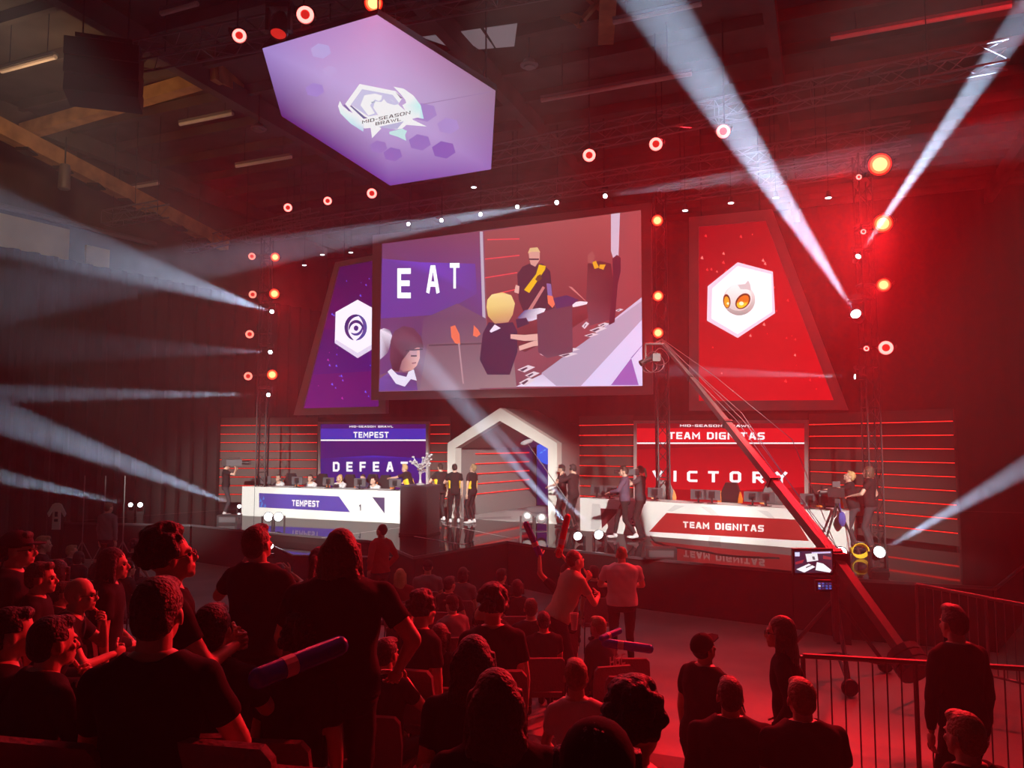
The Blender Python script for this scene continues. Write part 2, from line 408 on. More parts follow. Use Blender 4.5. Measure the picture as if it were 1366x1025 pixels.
t = thing('timber_post_frame', 'yellow-brown lattice timber frame under the roof top centre', 'beam', at(800, 20, 17), 0)
for (x0, y0, d0, x1, y1, d1, s) in ((738, -15, 15.5, 800, 112, 20, .42), (812, -20, 14.5, 808, 50, 16.5, .34), (690, 0, 16.5, 775, 30, 15.8, .2), (795, -10, 15.2, 806, 30, 16.2, .16), (700, 60, 18.5, 800, 92, 19.5, .2), (770, -15, 15.2, 812, 20, 15.6, .1), (812, -15, 15.2, 778, 26, 15.6, .1)):
    add_beam(t, 'lattice_bar', at(x0, y0, d0), at(x1, y1, d1), s, s, M_['timber'])
for k, (w0) in enumerate(np.arange(9.0, 31.0, 1.55)):
    o = MB().box((0, 0, 0), (36, .14, .26)).build('roof_purlin', M_['roof']); o.location = uw(-4.5, w0, HZ - .14); o.rotation_euler = (0, 0, -TH)
    tag(o, kind='structure')
for k, u0 in enumerate(np.arange(-20, 13, 6.4)):
    o = MB().box((0, 0, 0), (.25, 38, .5)).build('roof_girder', M_['roof']); o.location = uw(u0, 13, HZ - .42); o.rotation_euler = (0, 0, -TH)
    tag(o, kind='structure')
M_['tube_off'] = mat('unlit_tube', (0.85, 0.75, 0.70), 0.4)
FL = [((215, 18), (275, -2), 14.3, 'top left corner'), ((2, 95), (100, 62), 16.0, 'far left under the girder'), ((15, 288), (80, 272), 23.5, 'left, nearest the yellow wall'),
      ((150, 255), (230, 240), 23.5, 'left, end to end with its twin by the yellow wall'), ((240, 166), (328, 147), 20.0, 'left of the hexagon screen'), ((315, 222), (403, 202), 21.5, 'below left of the hexagon screen'),
      ((722, 134), (915, 95), 17.3, 'above the upper truss at centre'), ((1108, 52), (1307, 8), 16.0, 'upper right under the roof'), ((818, 30), (930, 4), 15.0, 'top centre-right')]
for (p, q, d, wh) in FL:
    a = at(p[0], p[1], d); L = (at(q[0], q[1], d) - a).length
    t = thing('fluorescent_batten', 'unlit pale fluorescent batten, ' + wh, 'ceiling light', a + U * L / 2, -TH, 'unlit fluorescent battens under the roof')
    MB().box((0, 0, .06), (L, .12, .06)).build('housing', M_['grey_paint'], t)
    MB().tube((-L / 2, 0, 0), (L / 2, 0, 0), .05, n=8).build('tube', M_['tube_off'], t, smooth=True)
    for s in (-.35, .35): MB().tube((L * s, 0, .09), (L * s, 0, HZ - a.z), .012, n=4).build('hanger', M_['steel'], t)
# ventilation ducts and pendant bells
M_['duct'] = mat('grey_duct', (0.25, 0.22, 0.20), 0.5, metal=0.4)
for (x, y, d, wh) in ((86, 237, 20.0, 'hanging below the far left rafter'),):
    t = thing('hanging_projector_can', 'grey cylindrical lamp can ' + wh, 'lamp', at(x, y, d), 0)
    MB().lathe([(0, .35), (.12, .35), (.14, .25), (.15, -.3), (.12, -.33), (0, -.33)], n=14).build('body', M_['alu_dull'], t, smooth=True)
    MB().tube((0, 0, .35), (0, 0, 1.1), .02).build('hanger', M_['steel'], t)
for (x, y, d, wh) in ((706, 86, 16.5, 'right of the hexagon screen'), (345, 171, 19.5, 'left of the hexagon screen')):
    t = thing('round_diffuser', 'round stepped pale ceiling diffuser ' + wh, 'vent', at(x, y, d), 0)
    MB().lathe([(0, .1), (.12, .1), (.16, .02), (.20, 0), (.2, -.03), (.13, -.05), (.12, -.08), (0, -.08)], n=16).build('cone', M_['alu_dull'], t, smooth=True)
    MB().tube((0, 0, .1), (0, 0, HZ - t.location.z), .02).build('pipe', M_['steel'], t)
# ------------------------------------------------------------------ the stage
ZS = 1.05
st = thing('stage', 'raised stage with glossy black mirror deck and a pointed front edge', 'stage', (0, 20, 0), 0)
def g(px, py, z=ZS): return onz(px, py, z)
front = [g(255, 700), g(330, 708), g(500, 722)]
ap = [g(551, 743), g(675, 722), g(728, 730), g(866, 745), g(1056, 762), g(1133, 772)]
far = [uw(9.4, 31), uw(-19, 31)]
outline = [Vector((-13.5, 23.2, 0)), front[0], front[1], front[2], ap[0], ap[1], ap[2], ap[3], ap[4], ap[5], ap[5] + U * 2.2, ap[5] + U * 3.2 - N * 3, uw(12.0, 30.8), uw(-17, 30.8)]
outline = [Vector((p.x, p.y, 0)) for p in outline]
MB().prism([p + Z * (ZS - .05) for p in outline], (0, 0, .05)).build('deck', M_['deck'], st, world=True)
inner = []
cen = sum(outline, Vector()) / len(outline)
for a, b in zip(outline, outline[1:] + outline[:1]):      # skirt boards, one per straight run, a little inside the deck edge
    d = (b - a).normalized(); nn = Vector((-d.y, d.x, 0)); 
    if (cen - a).dot(nn) < 0: nn = -nn
    MB().prism([a + nn * .03, b + nn * .03, b + nn * .03 + Z * (ZS - .051), a + nn * .03 + Z * (ZS - .051)], nn * .03).build('skirt', M_['skirt'], st, world=True)
    MB().prism([a - nn * .004 + Z * (ZS - .052), b - nn * .004 + Z * (ZS - .052), b - nn * .004 + Z * (ZS + .003), a - nn * .004 + Z * (ZS + .003)], nn * .03).build('edge_trim', M_['grey_plastic'], st, world=True)
# low apron in front of the left desk with a white floor line
za = ZS - .22
apr = thing('stage_apron', 'lower glossy apron in front of the white desk with the blue banner', 'stage', (-3.4, 17, 0), 0)
po = [g(363, 728, za), g(391, 741, za), g(556, 744, za), g(551, 742, za) + Vector((.6, .5, 0)), g(500, 724, za) + Vector((.2, .6, 0)), g(345, 712, za)]
MB().prism([Vector((p.x, p.y, za - .04)) for p in po], (0, 0, .04)).build('deck', M_['deck'], apr, world=True)
MB().prism([Vector((p.x, p.y, 0)) * .999 + Vector((0, .05, 0)) for p in po], (0, 0, za - .045)).build('skirt', M_['skirt'], apr, world=True)
for a, b in ((po[0], po[1]), (po[1], po[2])):
    MB().tube(a, b, .018, n=6).build('edge_trim', M_['alu'], apr, world=True)
# floor tape lines on the deck
for (a, b, wd) in ((g(552, 716), g(617, 727), .045), (g(430, 718), g(545, 703), .03), (g(617, 727), g(640, 720), .02), (g(590, 700), g(690, 720), .02)):
    d = (b - a).normalized(); nn = Vector((-d.y, d.x, 0)) * wd
    tag(MB().prism([a + Z * .002, b + Z * .002, b + nn + Z * .002, a + nn + Z * .002], (0, 0, .003)).build('floor_line', M_['white_paint']), 'thin white line laid on the glossy deck', 'floor marking', 'white lines on the stage deck')

# ------------------------------------------------------------------ backdrop walls of dark planks with red light strips
WA = at(272, 591, 28.0); WB = at(423, 591, 27.8); WC = at(600, 591, 26.0); WD = at(772, 591, 23.9); WE = at(845, 591, 22.8); WF = at(1078, 591, 20.5); WG = at(1272, 591, 17.2)
def backdrop(a, b, label, nl=9, step=.31, ztop=4.0, ov=0.0):
    a = Vector((a.x, a.y, 0)); b = Vector((b.x, b.y, 0)); mid = (a + b) / 2; L = (b - a).length
    rz = math.atan2((b - a).y, (b - a).x)
    t = thing('striped_backdrop', label, 'backdrop', (mid.x, mid.y, ZS), rz, 'red-striped backdrop walls')
    pk = MB().box((0, .05, 0), (L, .05, step - .05)).mesh('plank', M_['plank'])
    sp = MB().box((0, 0, 0), (L - .02, .02, .015)).mesh('light_strip', M_['strip'])
    for k in range(nl):
        z = ztop - ZS - k * step
        link('light_strip', sp, t, (0, 0.02, z)); link('plank', pk, t, (0, 0, z - step / 2))
    link('plank', pk, t, (0, 0, ztop - ZS + step / 2))
    for s in (-L / 2 + .05, 0, L / 2 - .05): MB().box((s, .13, (ztop - ZS) / 2), (.06, .08, ztop - ZS + .3)).build('upright', M_['steel'], t)
    return t
backdrop(WA, WB, 'dark plank backdrop wall with red light strips, outer wing behind the camera operator', ztop=4.04)
backdrop(WB + Vector((.02, 0, 0)), WC, 'dark plank backdrop wall with red light strips behind the blue screen', ztop=4.02)
backdrop(WD, WE, 'short dark plank backdrop wall with red light strips, between gate and red screen', ztop=3.95)
backdrop(WE + Vector((.02, 0, 0)), WF, 'dark plank backdrop wall mostly hidden behind the red screen', ztop=3.92)
backdrop(WF + Vector((.02, 0, 0)), WG, 'dark plank backdrop wall with red light strips, outer wing behind two crew in black', ztop=3.89)

# ------------------------------------------------------------------ the pentagon gate with its tunnel
ga, gb = at(597, 591, 24.6), at(743, 591, 22.6)
gmid = (ga + gb) / 2; gu = Vector((gb.x - ga.x, gb.y - ga.y, 0)); GWD = gu.length; gu.normalize(); gn = Vector((gu.y, -gu.x, 0))
gt = thing('hexagonal_gate', 'pale grey house-shaped entrance gate with a deep tunnel at stage centre', 'gate', (gmid.x, gmid.y, ZS), math.atan2(gu.y, gu.x))
hw = GWD / 2; zs_ = CAMZ - ZS; za_ = zs_ + 47 * 23.6 / FPX
iw = hw - .30; 
out_ = [(-hw, 0, 0), (-hw, 0, zs_), (0, 0, za_), (hw, 0, zs_), (hw, 0, 0)]
inn_ = [(-iw, 0, 0), (-iw, 0, zs_ - .16), (0, 0, za_ - .40), (iw, 0, zs_ - .16), (iw, 0, 0)]
nst = 5
mb = MB(); vs = out_ + inn_ + [(x, .30, z) for x, y, z in out_] + [(x * .985, .30, z) for x, y, z in inn_]; fs = []
for i in range(4):
    j = i + 1; fs += [(i, j, 5 + j, 5 + i), (10 + i, 15 + i, 15 + j, 10 + j), (i, 10 + i, 10 + j, j), (5 + i, 5 + j, 15 + j, 15 + i)]
fs += [(0, 5, 15, 10), (4, 14, 19, 9)]
mb.add(vs, fs).build('front_frame', M_['gate_grey'], gt)
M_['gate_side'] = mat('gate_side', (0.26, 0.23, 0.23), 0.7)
TD = 5.4
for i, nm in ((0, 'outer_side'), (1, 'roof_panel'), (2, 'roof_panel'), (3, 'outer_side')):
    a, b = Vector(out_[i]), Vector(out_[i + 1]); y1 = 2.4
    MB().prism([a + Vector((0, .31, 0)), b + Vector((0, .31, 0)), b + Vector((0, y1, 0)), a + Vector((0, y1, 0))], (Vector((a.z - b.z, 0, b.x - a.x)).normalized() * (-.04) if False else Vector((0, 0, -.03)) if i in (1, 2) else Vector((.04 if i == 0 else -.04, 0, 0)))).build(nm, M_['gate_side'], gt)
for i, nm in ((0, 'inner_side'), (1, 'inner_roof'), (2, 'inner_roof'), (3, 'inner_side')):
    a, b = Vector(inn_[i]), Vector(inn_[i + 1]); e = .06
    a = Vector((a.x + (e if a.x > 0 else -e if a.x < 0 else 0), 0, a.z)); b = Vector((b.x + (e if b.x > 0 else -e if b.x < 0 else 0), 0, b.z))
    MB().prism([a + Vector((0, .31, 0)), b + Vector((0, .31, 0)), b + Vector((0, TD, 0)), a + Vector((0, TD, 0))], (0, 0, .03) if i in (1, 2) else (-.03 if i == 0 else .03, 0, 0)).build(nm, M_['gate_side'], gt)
M_['gate_floor'] = mat('camouflage_floor', (0.42, 0.41, 0.42), 0.35)
nt = M_['gate_floor'].node_tree; vo = nt.nodes.new('ShaderNodeTexVoronoi'); tc = nt.nodes.new('ShaderNodeTexCoord'); vo.inputs['Scale'].default_value = 1.3
rp = nt.nodes.new('ShaderNodeValToRGB'); rp.color_ramp.interpolation = 'CONSTANT'
rp.color_ramp.elements[0].color = (.50, .50, .50, 1); rp.color_ramp.elements[1].position = .45; rp.color_ramp.elements[1].color = (.30, .29, .31, 1)
e_ = rp.color_ramp.elements.new(.75); e_.color = (.40, .39, .40, 1)
nt.links.new(tc.outputs['Object'], vo.inputs['Vector']); nt.links.new(vo.outputs['Color'], rp.inputs[0]); nt.links.new(rp.outputs[0], nt.nodes['Principled BSDF'].inputs['Base Color'])
MB().prism([(-iw, .0, .005), (iw, .0, .005), (iw, TD, .005), (-iw, TD, .005)], (0, 0, .012)).build('floor_panel', M_['gate_floor'], gt)
sp = MB().box((0, 0, 0), (.02, 3.6, .02)).mesh('light_strip', M_['strip'])
for k in range(5): link('light_strip', sp, gt, (-iw - .015, 3.0, zs_ - .35 - k * .33))
# the blue planet screen closes the tunnel on the right
q0 = Vector((gmid.x, gmid.y, ZS)) - gn * (TD - .2)
MB().box((.0, TD - .05, 1.4), (2 * iw, .06, 3.0)).build('end_panel', M_['gate_side'], gt)
sx = MB().box((-iw + .64, TD - .12, 1.30), (1.2, .08, 2.6)).build('screen_panel', M_['black'], gt)
mwg = mw(gt); gl = lambda x, y, z: mwg @ Vector((x, y, z))
def decal3(name, parent, polys, m):       # coloured outlines given by local 3-D points
    from mathutils.geometry import tessellate_polygon
    vs = []; fs = []; cs = []
    for pts, colr in polys:
        P = [Vector(p) for p in pts]; b = len(vs); vs += P; fs += [tuple(b + i for i in t) for t in tessellate_polygon([P])]
        cs += list(colr) if isinstance(colr[0], (tuple, list)) else [colr] * len(P)
    me = bpy.data.meshes.new(name); me.from_pydata([tuple(v) for v in vs], [], fs); me.materials.append(m)
    ca = me.color_attributes.new('Col', 'FLOAT_COLOR', 'POINT'); ca.data.foreach_set('color', [c for q in cs for c in (*q, 1.0)])
    return link(name, me, parent)
yy = TD - .165; X0 = -iw + .07; X1 = -iw + 1.21
pol = [([(X0, yy, .05), (X1, yy, .05), (X1, yy, 2.55), (X0, yy, 2.55)], [srgb(16, 14, 60), srgb(18, 16, 62), srgb(12, 40, 130), srgb(10, 30, 110)])]
disc = [(X0 + .55 + .75 * math.cos(a), yy - .002, 2.3 + .75 * math.sin(a)) for a in np.linspace(-PI * .93, -PI * .07, 20)]
disc = [(min(max(x, X0), X1), y, min(z, 2.54)) for x, y, z in disc] + [(X1, yy - .002, 2.54), (X0, yy - .002, 2.54)]
pol.append((disc, srgb(20, 90, 225)))
for k in range(7):
    xx = X0 + .1 + .14 * k; zz = 1.95 + .09 * (k % 3)
    pol.append(([(xx, yy - .004, zz), (xx + .16, yy - .004, zz + .05), (xx + .1, yy - .004, zz + .09)], srgb(70, 170, 250)))
decal3('planet_picture', gt, pol, PICT)

# ------------------------------------------------------------------ hanging and standing screens
def framed(name, label, cat, pts, p0, n, fw, depth, frame_m, group=None, inner_px=None):
    """panel whose outline is given by pixels on its own upright plane"""
    n = Vector(n).normalized()
    P = [onplane(x, y, p0, n) for x, y in pts]
    base = sum(P, Vector()) / len(P); base.z = min(p.z for p in P)
    t = thing(name, label, cat, base, math.atan2(-n.x, n.y) + PI, group)
    I = [onplane(x, y, p0, n) for x, y in inner_px]
    O2 = [p + n * 0 for p in P]
    MB().ring([p for p in P], [p for p in I], -n * depth).build('frame', frame_m, t, world=True)
    if min(p.z for p in P) > 4:
        tp = sorted(P, key=lambda p: -p.z)[:2]
        for f in (.15, .85):
            q = tp[0].lerp(tp[1], f) - n * (depth * .5) - Z * .1; MB().tube(q, (q.x, q.y, HZ + .03), .02, n=5).build('hanger', M_['steel'], t, world=True)
    MB().prism([p - n * (depth * .35) for p in I], -n * (depth * .5)).build('panel', M_['black'], t, world=True)
    return t, n
# centre screen
d1, d2 = 25.0, 25.0 / 1.16
pa, pb = at(495, 534, d1), at(870, 526, d2); ns = Vector(((pb - pa).y, -(pb - pa).x, 0)).normalized()
if ns.y > 0: ns = -ns
CS_p0 = at(495, 534, d1)
ct, ns = framed('centre_screen', 'huge projection screen hung above the gate showing players at a desk', 'screen',
    [(495, 534), (870, 526), (868, 270), (497, 314)], CS_p0, ns, 0, .16, M_['warm_frame'], None, [(505, 523), (857, 515), (855, 280), (509, 325)])
# its picture
C8 = srgb
mauve = C8(118, 70, 92); 
pic = []
def cc(*a): return C8(*a)
def R4(x0, y0, x1, y1): return [(x0, y0), (x1, y0), (x1, y1), (x0, y1)]
Sc = [(505, 523), (857, 515), (855, 280), (509, 325)]
pic.append((Sc, [cc(112, 84, 108), cc(120, 50, 60), cc(150, 72, 76), cc(116, 66, 104)]))
pic.append(([(508, 326), (641, 309), (646, 395), (646, 440), (620, 470), (507, 500)], [cc(104, 62, 100), cc(122, 66, 92), cc(96, 58, 130), cc(86, 60, 110), cc(82, 58, 100), cc(96, 62, 120)]))
pic.append(([(508, 345), (560, 350), (634, 352), (636, 392), (585, 420), (508, 425)], [cc(96, 60, 150), cc(110, 66, 190), cc(92, 60, 150), cc(92, 60, 140), cc(88, 62, 140), cc(92, 58, 150)]))
pic.append(([(646, 309), (820, 284), (822, 400), (760, 440), (700, 470), (650, 440)], [cc(146, 74, 78), cc(158, 78, 80), cc(120, 52, 60), cc(100, 40, 48), cc(90, 40, 52), cc(112, 50, 62)]))
pic.append(([(640, 309), (644, 309), (648, 436), (644, 437)], cc(180, 168, 188)))
for (x0, y0, x1, y1) in ((647, 346, 693, 341), (647, 371, 690, 364), (660, 393, 690, 386), (650, 320, 693, 319)):
    pic.append(([(x0, y0 - 1), (x1, y1 - 1), (x1, y1 + .6), (x0, y0 + .6)], cc(225, 70, 80)))
pic.append(([(815, 285), (827, 284), (825, 345), (818, 345), (815, 335)], cc(196, 178, 200)))
# grey monitor backs, paler towards the bottom
pic.append(([(565, 425), (610, 405), (648, 425), (650, 460), (640, 520), (535, 522), (560, 470)], [cc(96, 68, 104), cc(104, 74, 108), cc(100, 74, 100), cc(112, 88, 104), cc(134, 112, 124), cc(118, 98, 124), cc(104, 80, 106)]))
pic.append(([(570, 459), (683, 453), (689, 517), (560, 520)], [cc(112, 88, 104), cc(112, 90, 104), cc(140, 120, 126), cc(130, 108, 124)]))
pic.append(([(572, 460), (682, 456), (682, 458), (572, 462)], cc(80, 60, 76)))
# white desk edge sweeping to the right
pic.append(([(688, 516), (722, 500), (760, 472), (857, 396), (857, 515)], [cc(222, 216, 240), cc(196, 186, 214), cc(186, 176, 206), cc(196, 186, 214), cc(205, 196, 232)]))
pic.append(([(722, 498), (760, 470), (857, 401), (857, 426), (775, 515), (742, 515)], cc(166, 156, 184)))
pic.append(([(775, 515), (857, 426), (857, 515)], cc(206, 200, 238)))
pic.append(([(815, 514), (842, 478), (852, 514)], cc(134, 92, 176)))
pic.append(([(841, 478), (857, 460), (857, 461), (843, 478)], cc(130, 110, 180)))
# keyboards, papers
for (x, y, w_, h_) in ((690, 490, 24, 7), (700, 498, 20, 6), (692, 507, 22, 8), (745, 472, 26, 5), (752, 466, 22, 4), (786, 438, 24, 6), (779, 446, 20, 4), (820, 413, 12, 3), (720, 470, 12, 5), (797, 432, 16, 4), (776, 432, 10, 7)):
    pic.append(([(x, y + h_ * .5), (x + w_ * .6, y - h_ * .4), (x + w_, y), (x + w_ * .4, y + h_)], cc(214, 202, 214)))
    pic.append(([(x + 3, y + h_ * .55), (x + w_ * .5, y), (x + w_ * .6, y + 1), (x + w_ * .3, y + h_ * .8)], cc(70, 50, 76)))
# players on the screen
dk = cc(52, 30, 52); nav = cc(44, 34, 66); skin = cc(216, 168, 160); org = cc(230, 112, 84)
pic.append(([(690, 366), (697, 356), (706, 352), (724, 352), (734, 362), (738, 405), (742, 415), (700, 420), (692, 400)], [cc(60, 36, 56)] * 9))
pic.append(([(706, 345), (705, 336), (709, 331), (716, 331), (720, 337), (720, 347), (714, 356), (708, 353)], cc(206, 150, 140)))
pic.append(([(704, 338), (707, 331), (717, 330), (721, 337), (718, 336), (709, 336)], cc(214, 178, 130)))
pic.append(([(706, 345), (719, 345), (719, 347), (706, 347)], dk))
pic.append(([(719, 353), (728, 355), (727, 360), (706, 391), (699, 387), (715, 366)], cc(226, 178, 24)))
pic.append(([(717, 368), (721, 366), (723, 372), (718, 376), (714, 373)], cc(96, 62, 40)))
pic.append(([(688, 380), (693, 382), (692, 392), (686, 390)], skin)); pic.append(([(729, 378), (735, 379), (737, 398), (731, 396)], cc(120, 100, 160)))
pic.append(([(730, 394), (737, 395), (741, 405), (737, 411), (731, 405)], org))
for (x0, y0, x1, y1) in ((700, 420, 724, 382), (758, 382, 781, 402)):
    pic.append(([(x0, y0), (x1, y1), (x1 + 3, y1 + 2), (x0 + 5, y0 + 1)], cc(190, 120, 120)))
pic.append(([(784, 352), (800, 348), (815, 352), (822, 400), (820, 425), (786, 435), (782, 400)], [cc(92, 44, 52), cc(104, 48, 54), cc(84, 38, 48), cc(70, 36, 48), cc(84, 50, 66), cc(100, 68, 84), cc(96, 56, 66)]))
pic.append(([(790, 350), (795, 348), (799, 357), (793, 359)], cc(222, 160, 40))); pic.append(([(800, 353), (808, 353), (805, 360), (799, 358)], cc(222, 160, 40)))
pic.append(([(817, 345), (823, 340), (828, 344), (828, 362), (824, 380), (820, 430), (812, 434), (818, 380)], [cc(72, 34, 52)] * 8))
pic.append(([(784, 340), (790, 335), (794, 342), (790, 352), (784, 350)], cc(150, 84, 84)))
# blond player
pic.append(([(644, 445), (652, 430), (668, 432), (684, 430), (690, 442), (690, 470), (680, 500), (650, 500), (640, 480)], [nav] * 9))
pic.append(([(650, 400), (656, 393), (670, 390), (682, 394), (687, 405), (684, 420), (678, 430), (660, 432), (651, 422), (649, 410)], [cc(232, 204, 130), cc(240, 216, 150), cc(220, 184, 110), cc(232, 204, 140), cc(226, 196, 130), cc(206, 160, 110), cc(190, 140, 110), cc(180, 130, 100), cc(206, 166, 100), cc(226, 196, 120)]))
pic.append(([(653, 442), (660, 433), (668, 438), (655, 444)], cc(232, 222, 240)))
pic.append(([(681, 446), (700, 447), (722, 445), (730, 450), (728, 454), (700, 455), (681, 452)], skin))
pic.append(([(692, 462), (712, 455), (730, 453), (730, 460), (712, 462), (693, 468)], skin))
pic.append(([(690, 424), (700, 414), (720, 411), (728, 412), (722, 424), (710, 428), (700, 430)], [cc(70, 56, 120), cc(90, 80, 140), cc(236, 226, 240), cc(240, 232, 244), cc(232, 224, 240), cc(220, 212, 236), cc(70, 56, 120)]))
pic.append(([(688, 426), (702, 424), (706, 432), (690, 438)], nav))
pic.append(([(716, 420), (763, 402), (764, 470), (730, 478), (718, 470)], [cc(84, 56, 76), cc(92, 58, 74), cc(84, 60, 80), cc(92, 70, 88), cc(82, 58, 80)]))
pic.append(([(763, 404), (774, 402), (784, 403), (783, 406), (770, 409), (764, 410)], cc(232, 220, 232)))
pic.append(([(738, 398), (756, 394), (772, 400), (762, 408), (742, 412)], cc(60, 44, 92)))
# orange sleeves of the middle chair
pic.append(([(601, 436), (607, 434), (613, 446), (614, 460), (607, 458), (602, 450)], org)); pic.append(([(632, 434), (638, 440), (641, 446), (636, 450), (631, 448)], org))
pic.append(([(611, 458), (613, 458), (619, 512), (617, 512)], cc(170, 140, 150)))
# dark-haired player with glasses bottom left
pic.append(([(507, 440), (512, 438), (520, 440), (523, 448), (518, 470), (507, 480)], [cc(230, 224, 240), cc(206, 198, 226), cc(90, 66, 110), cc(220, 210, 230), cc(106, 76, 110), cc(200, 194, 220)]))
pic.append(([(506, 522), (506, 506), (520, 496), (545, 498), (556, 510), (557, 521)], [cc(96, 70, 150), cc(100, 76, 160), cc(110, 84, 160), cc(70, 50, 90), cc(90, 66, 120), cc(96, 70, 140)]))
pic.append(([(517, 496), (522, 492), (530, 500), (542, 503), (545, 496), (552, 493), (556, 508), (548, 506), (540, 516), (528, 512)], cc(222, 220, 240)))
pic.append(([(534, 462), (560, 464), (560, 478), (556, 488), (550, 494), (538, 496), (530, 490), (530, 474)], [cc(168, 116, 124), cc(206, 156, 150), cc(214, 164, 158), cc(216, 166, 160), cc(206, 156, 150), cc(160, 110, 120), cc(130, 84, 104), cc(120, 78, 100)]))
pic.append(([(520, 480), (521, 455), (526, 442), (538, 435), (552, 438), (562, 450), (565, 464), (556, 464), (545, 470), (536, 482), (532, 496), (524, 494)], [cc(96, 58, 80)] * 6 + [cc(74, 42, 60)] * 6))
pic.append(([(541, 467), (564, 465), (564, 467), (541, 469)], dk)); pic.append(([(546, 468), (556, 468), (556, 475), (548, 475)], cc(180, 140, 150)))
pic.append(([(548, 474), (556, 474), (556, 476), (548, 476)], dk)); pic.append(([(549, 484), (555, 483), (555, 485), (550, 486)], cc(150, 90, 100)))
decal('picture', ct, pic, CS_p0 - ns * .056, ns, PICT, lift=.004, step=.0006)
M_['txt_bright'] = emat('bright_letters', (0.92, 0.95, 1.0), 1.35)
for s, x0, x1, yc, h in (('E', 530, 548, 378, 40), ('A', 568.5, 586.5, 373, 38), ('T', 600, 613, 368, 34)):
    text('letter', s, x0, x1, yc, h, CS_p0 - ns * .05, ns, ct, M_['txt_bright'], lift=.05, bold=.015)

# side screens (trapezoids)
nL = (-Vector((0, 0, 0)) + Vector((N.x, N.y, 0))).normalized()
Lp = at(515, 551, 25.6)
lt, _ = framed('side_screen', 'blue trapezoid side screen with a white swirl hexagon logo', 'screen', [(391.5, 554), (514.5, 551.5), (514.5, 337), (447, 350)], Lp, nL, 0, .2, M_['warm_frame'], 'trapezoid side screens',
    [(404, 545), (505, 542.5), (505, 346), (452, 356)])
pic = [([(404, 545), (505, 542.5), (505, 346), (452, 356)], [cc(84, 14, 110), cc(80, 14, 104), cc(54, 8, 70), cc(40, 10, 74)]),
       ([(418, 500), (500, 495), (500, 440), (430, 440)], [cc(56, 18, 110), cc(50, 18, 110), cc(44, 16, 104), cc(40, 14, 92)])]
random.seed(3)
for k in range(34):
    y = random.uniform(370, 535); x = random.uniform(458 - (y - 356) * .26, 500); s = random.uniform(.6, 1.6)
    pic.append(([(x - s, y), (x, y - s * 1.6), (x + s, y + s)], cc(90, 90, 240) if k % 3 else cc(180, 60, 180)))
hexo = [(477, 400), (497, 411), (497, 466), (477, 478), (446.5, 458), (447.7, 416.5)]
pic.append((hexo, cc(244, 240, 252)))
pic.append(([(477, 471), (497, 459), (497, 466), (477, 478), (446.5, 458), (448, 453)], cc(214, 208, 232)))
cx, cyy = 474.5, 437
def arc(cx, cy, r0, r1, a0, a1, n=16, tw=0.0):     # tapering crescent
    o = []; i = []
    for k in range(n + 1):
        a = a0 + (a1 - a0) * k / n; o.append((cx + r1[0] * math.cos(a), cy + r1[1] * math.sin(a)))
        f = math.sin(PI * k / n) ** .6; rr0 = r1[0] + (r0[0] - r1[0]) * f; rr1 = r1[1] + (r0[1] - r1[1]) * f
        i.append((cx + rr0 * math.cos(a), cy + rr1 * math.sin(a)))
    return o + i[::-1][1:-1]
pic.append((arc(cx, cyy, (10, 12), (15, 17.5), PI * .55, PI * 1.65), cc(40, 34, 110)))
pic.append((arc(cx, cyy, (10, 12), (15, 17.5), -PI * .45, PI * .5), cc(70, 70, 150)))
pic.append((arc(cx + .5, cyy + 1, (6, 7), (10, 11), PI * .9, PI * 2.1), cc(40, 34, 110)))
pic.append((arc(cx + .5, cyy + 1, (5.5, 6.5), (9, 10), -PI * .1, PI * .8), cc(60, 56, 140)))
pic.append(([(cx + .5 + 3.2 * math.cos(a), cyy + 1 + 3.6 * math.sin(a)) for a in np.linspace(0, 2 * PI, 12)[:-1]], cc(44, 38, 120)))
decal('picture', lt, pic, Lp - nL * .07, nL, PICT, lift=.004)
Rp = at(919, 548, 21.6)
nR = Vector((N.x, N.y, 0)).normalized()
rt, _ = framed('side_screen', 'red trapezoid side screen with a white hexagon and round-headed logo', 'screen', [(919, 548), (1132, 547), (1030, 279), (919, 290)], Rp, nR, 0, .2, M_['warm_frame'], 'trapezoid side screens',
    [(932, 535), (1112, 534), (1021, 294), (932, 302)])
pic = [([(932, 535), (1112, 534), (1021, 294), (932, 302)], [cc(176, 10, 22), cc(186, 12, 24), cc(120, 0, 10), cc(126, 0, 14)])]
pic.append(([(932, 480), (1090, 480), (1075, 430), (932, 430)], [cc(168, 10, 20), cc(170, 8, 18), cc(156, 4, 14), cc(150, 4, 14)]))
for k in range(46):
    y = random.uniform(310, 530); x = random.uniform(936, 1020 + (y - 294) * .36); s = random.uniform(.6, 2.2)
    pic.append(([(x - s, y + s * .4), (x + s * .2, y - s * 1.4), (x + s, y + s)], cc(250, 60, 60) if k % 3 else cc(255, 130, 120)))
pic.append(([(984, 350), (1031, 362.5), (1034, 418), (984, 451), (943, 428), (944, 382)], cc(232, 206, 226)))
pic.append(([(984, 355), (1029, 366), (1030, 416), (984, 446), (949, 425), (950, 385)], cc(252, 250, 255)))
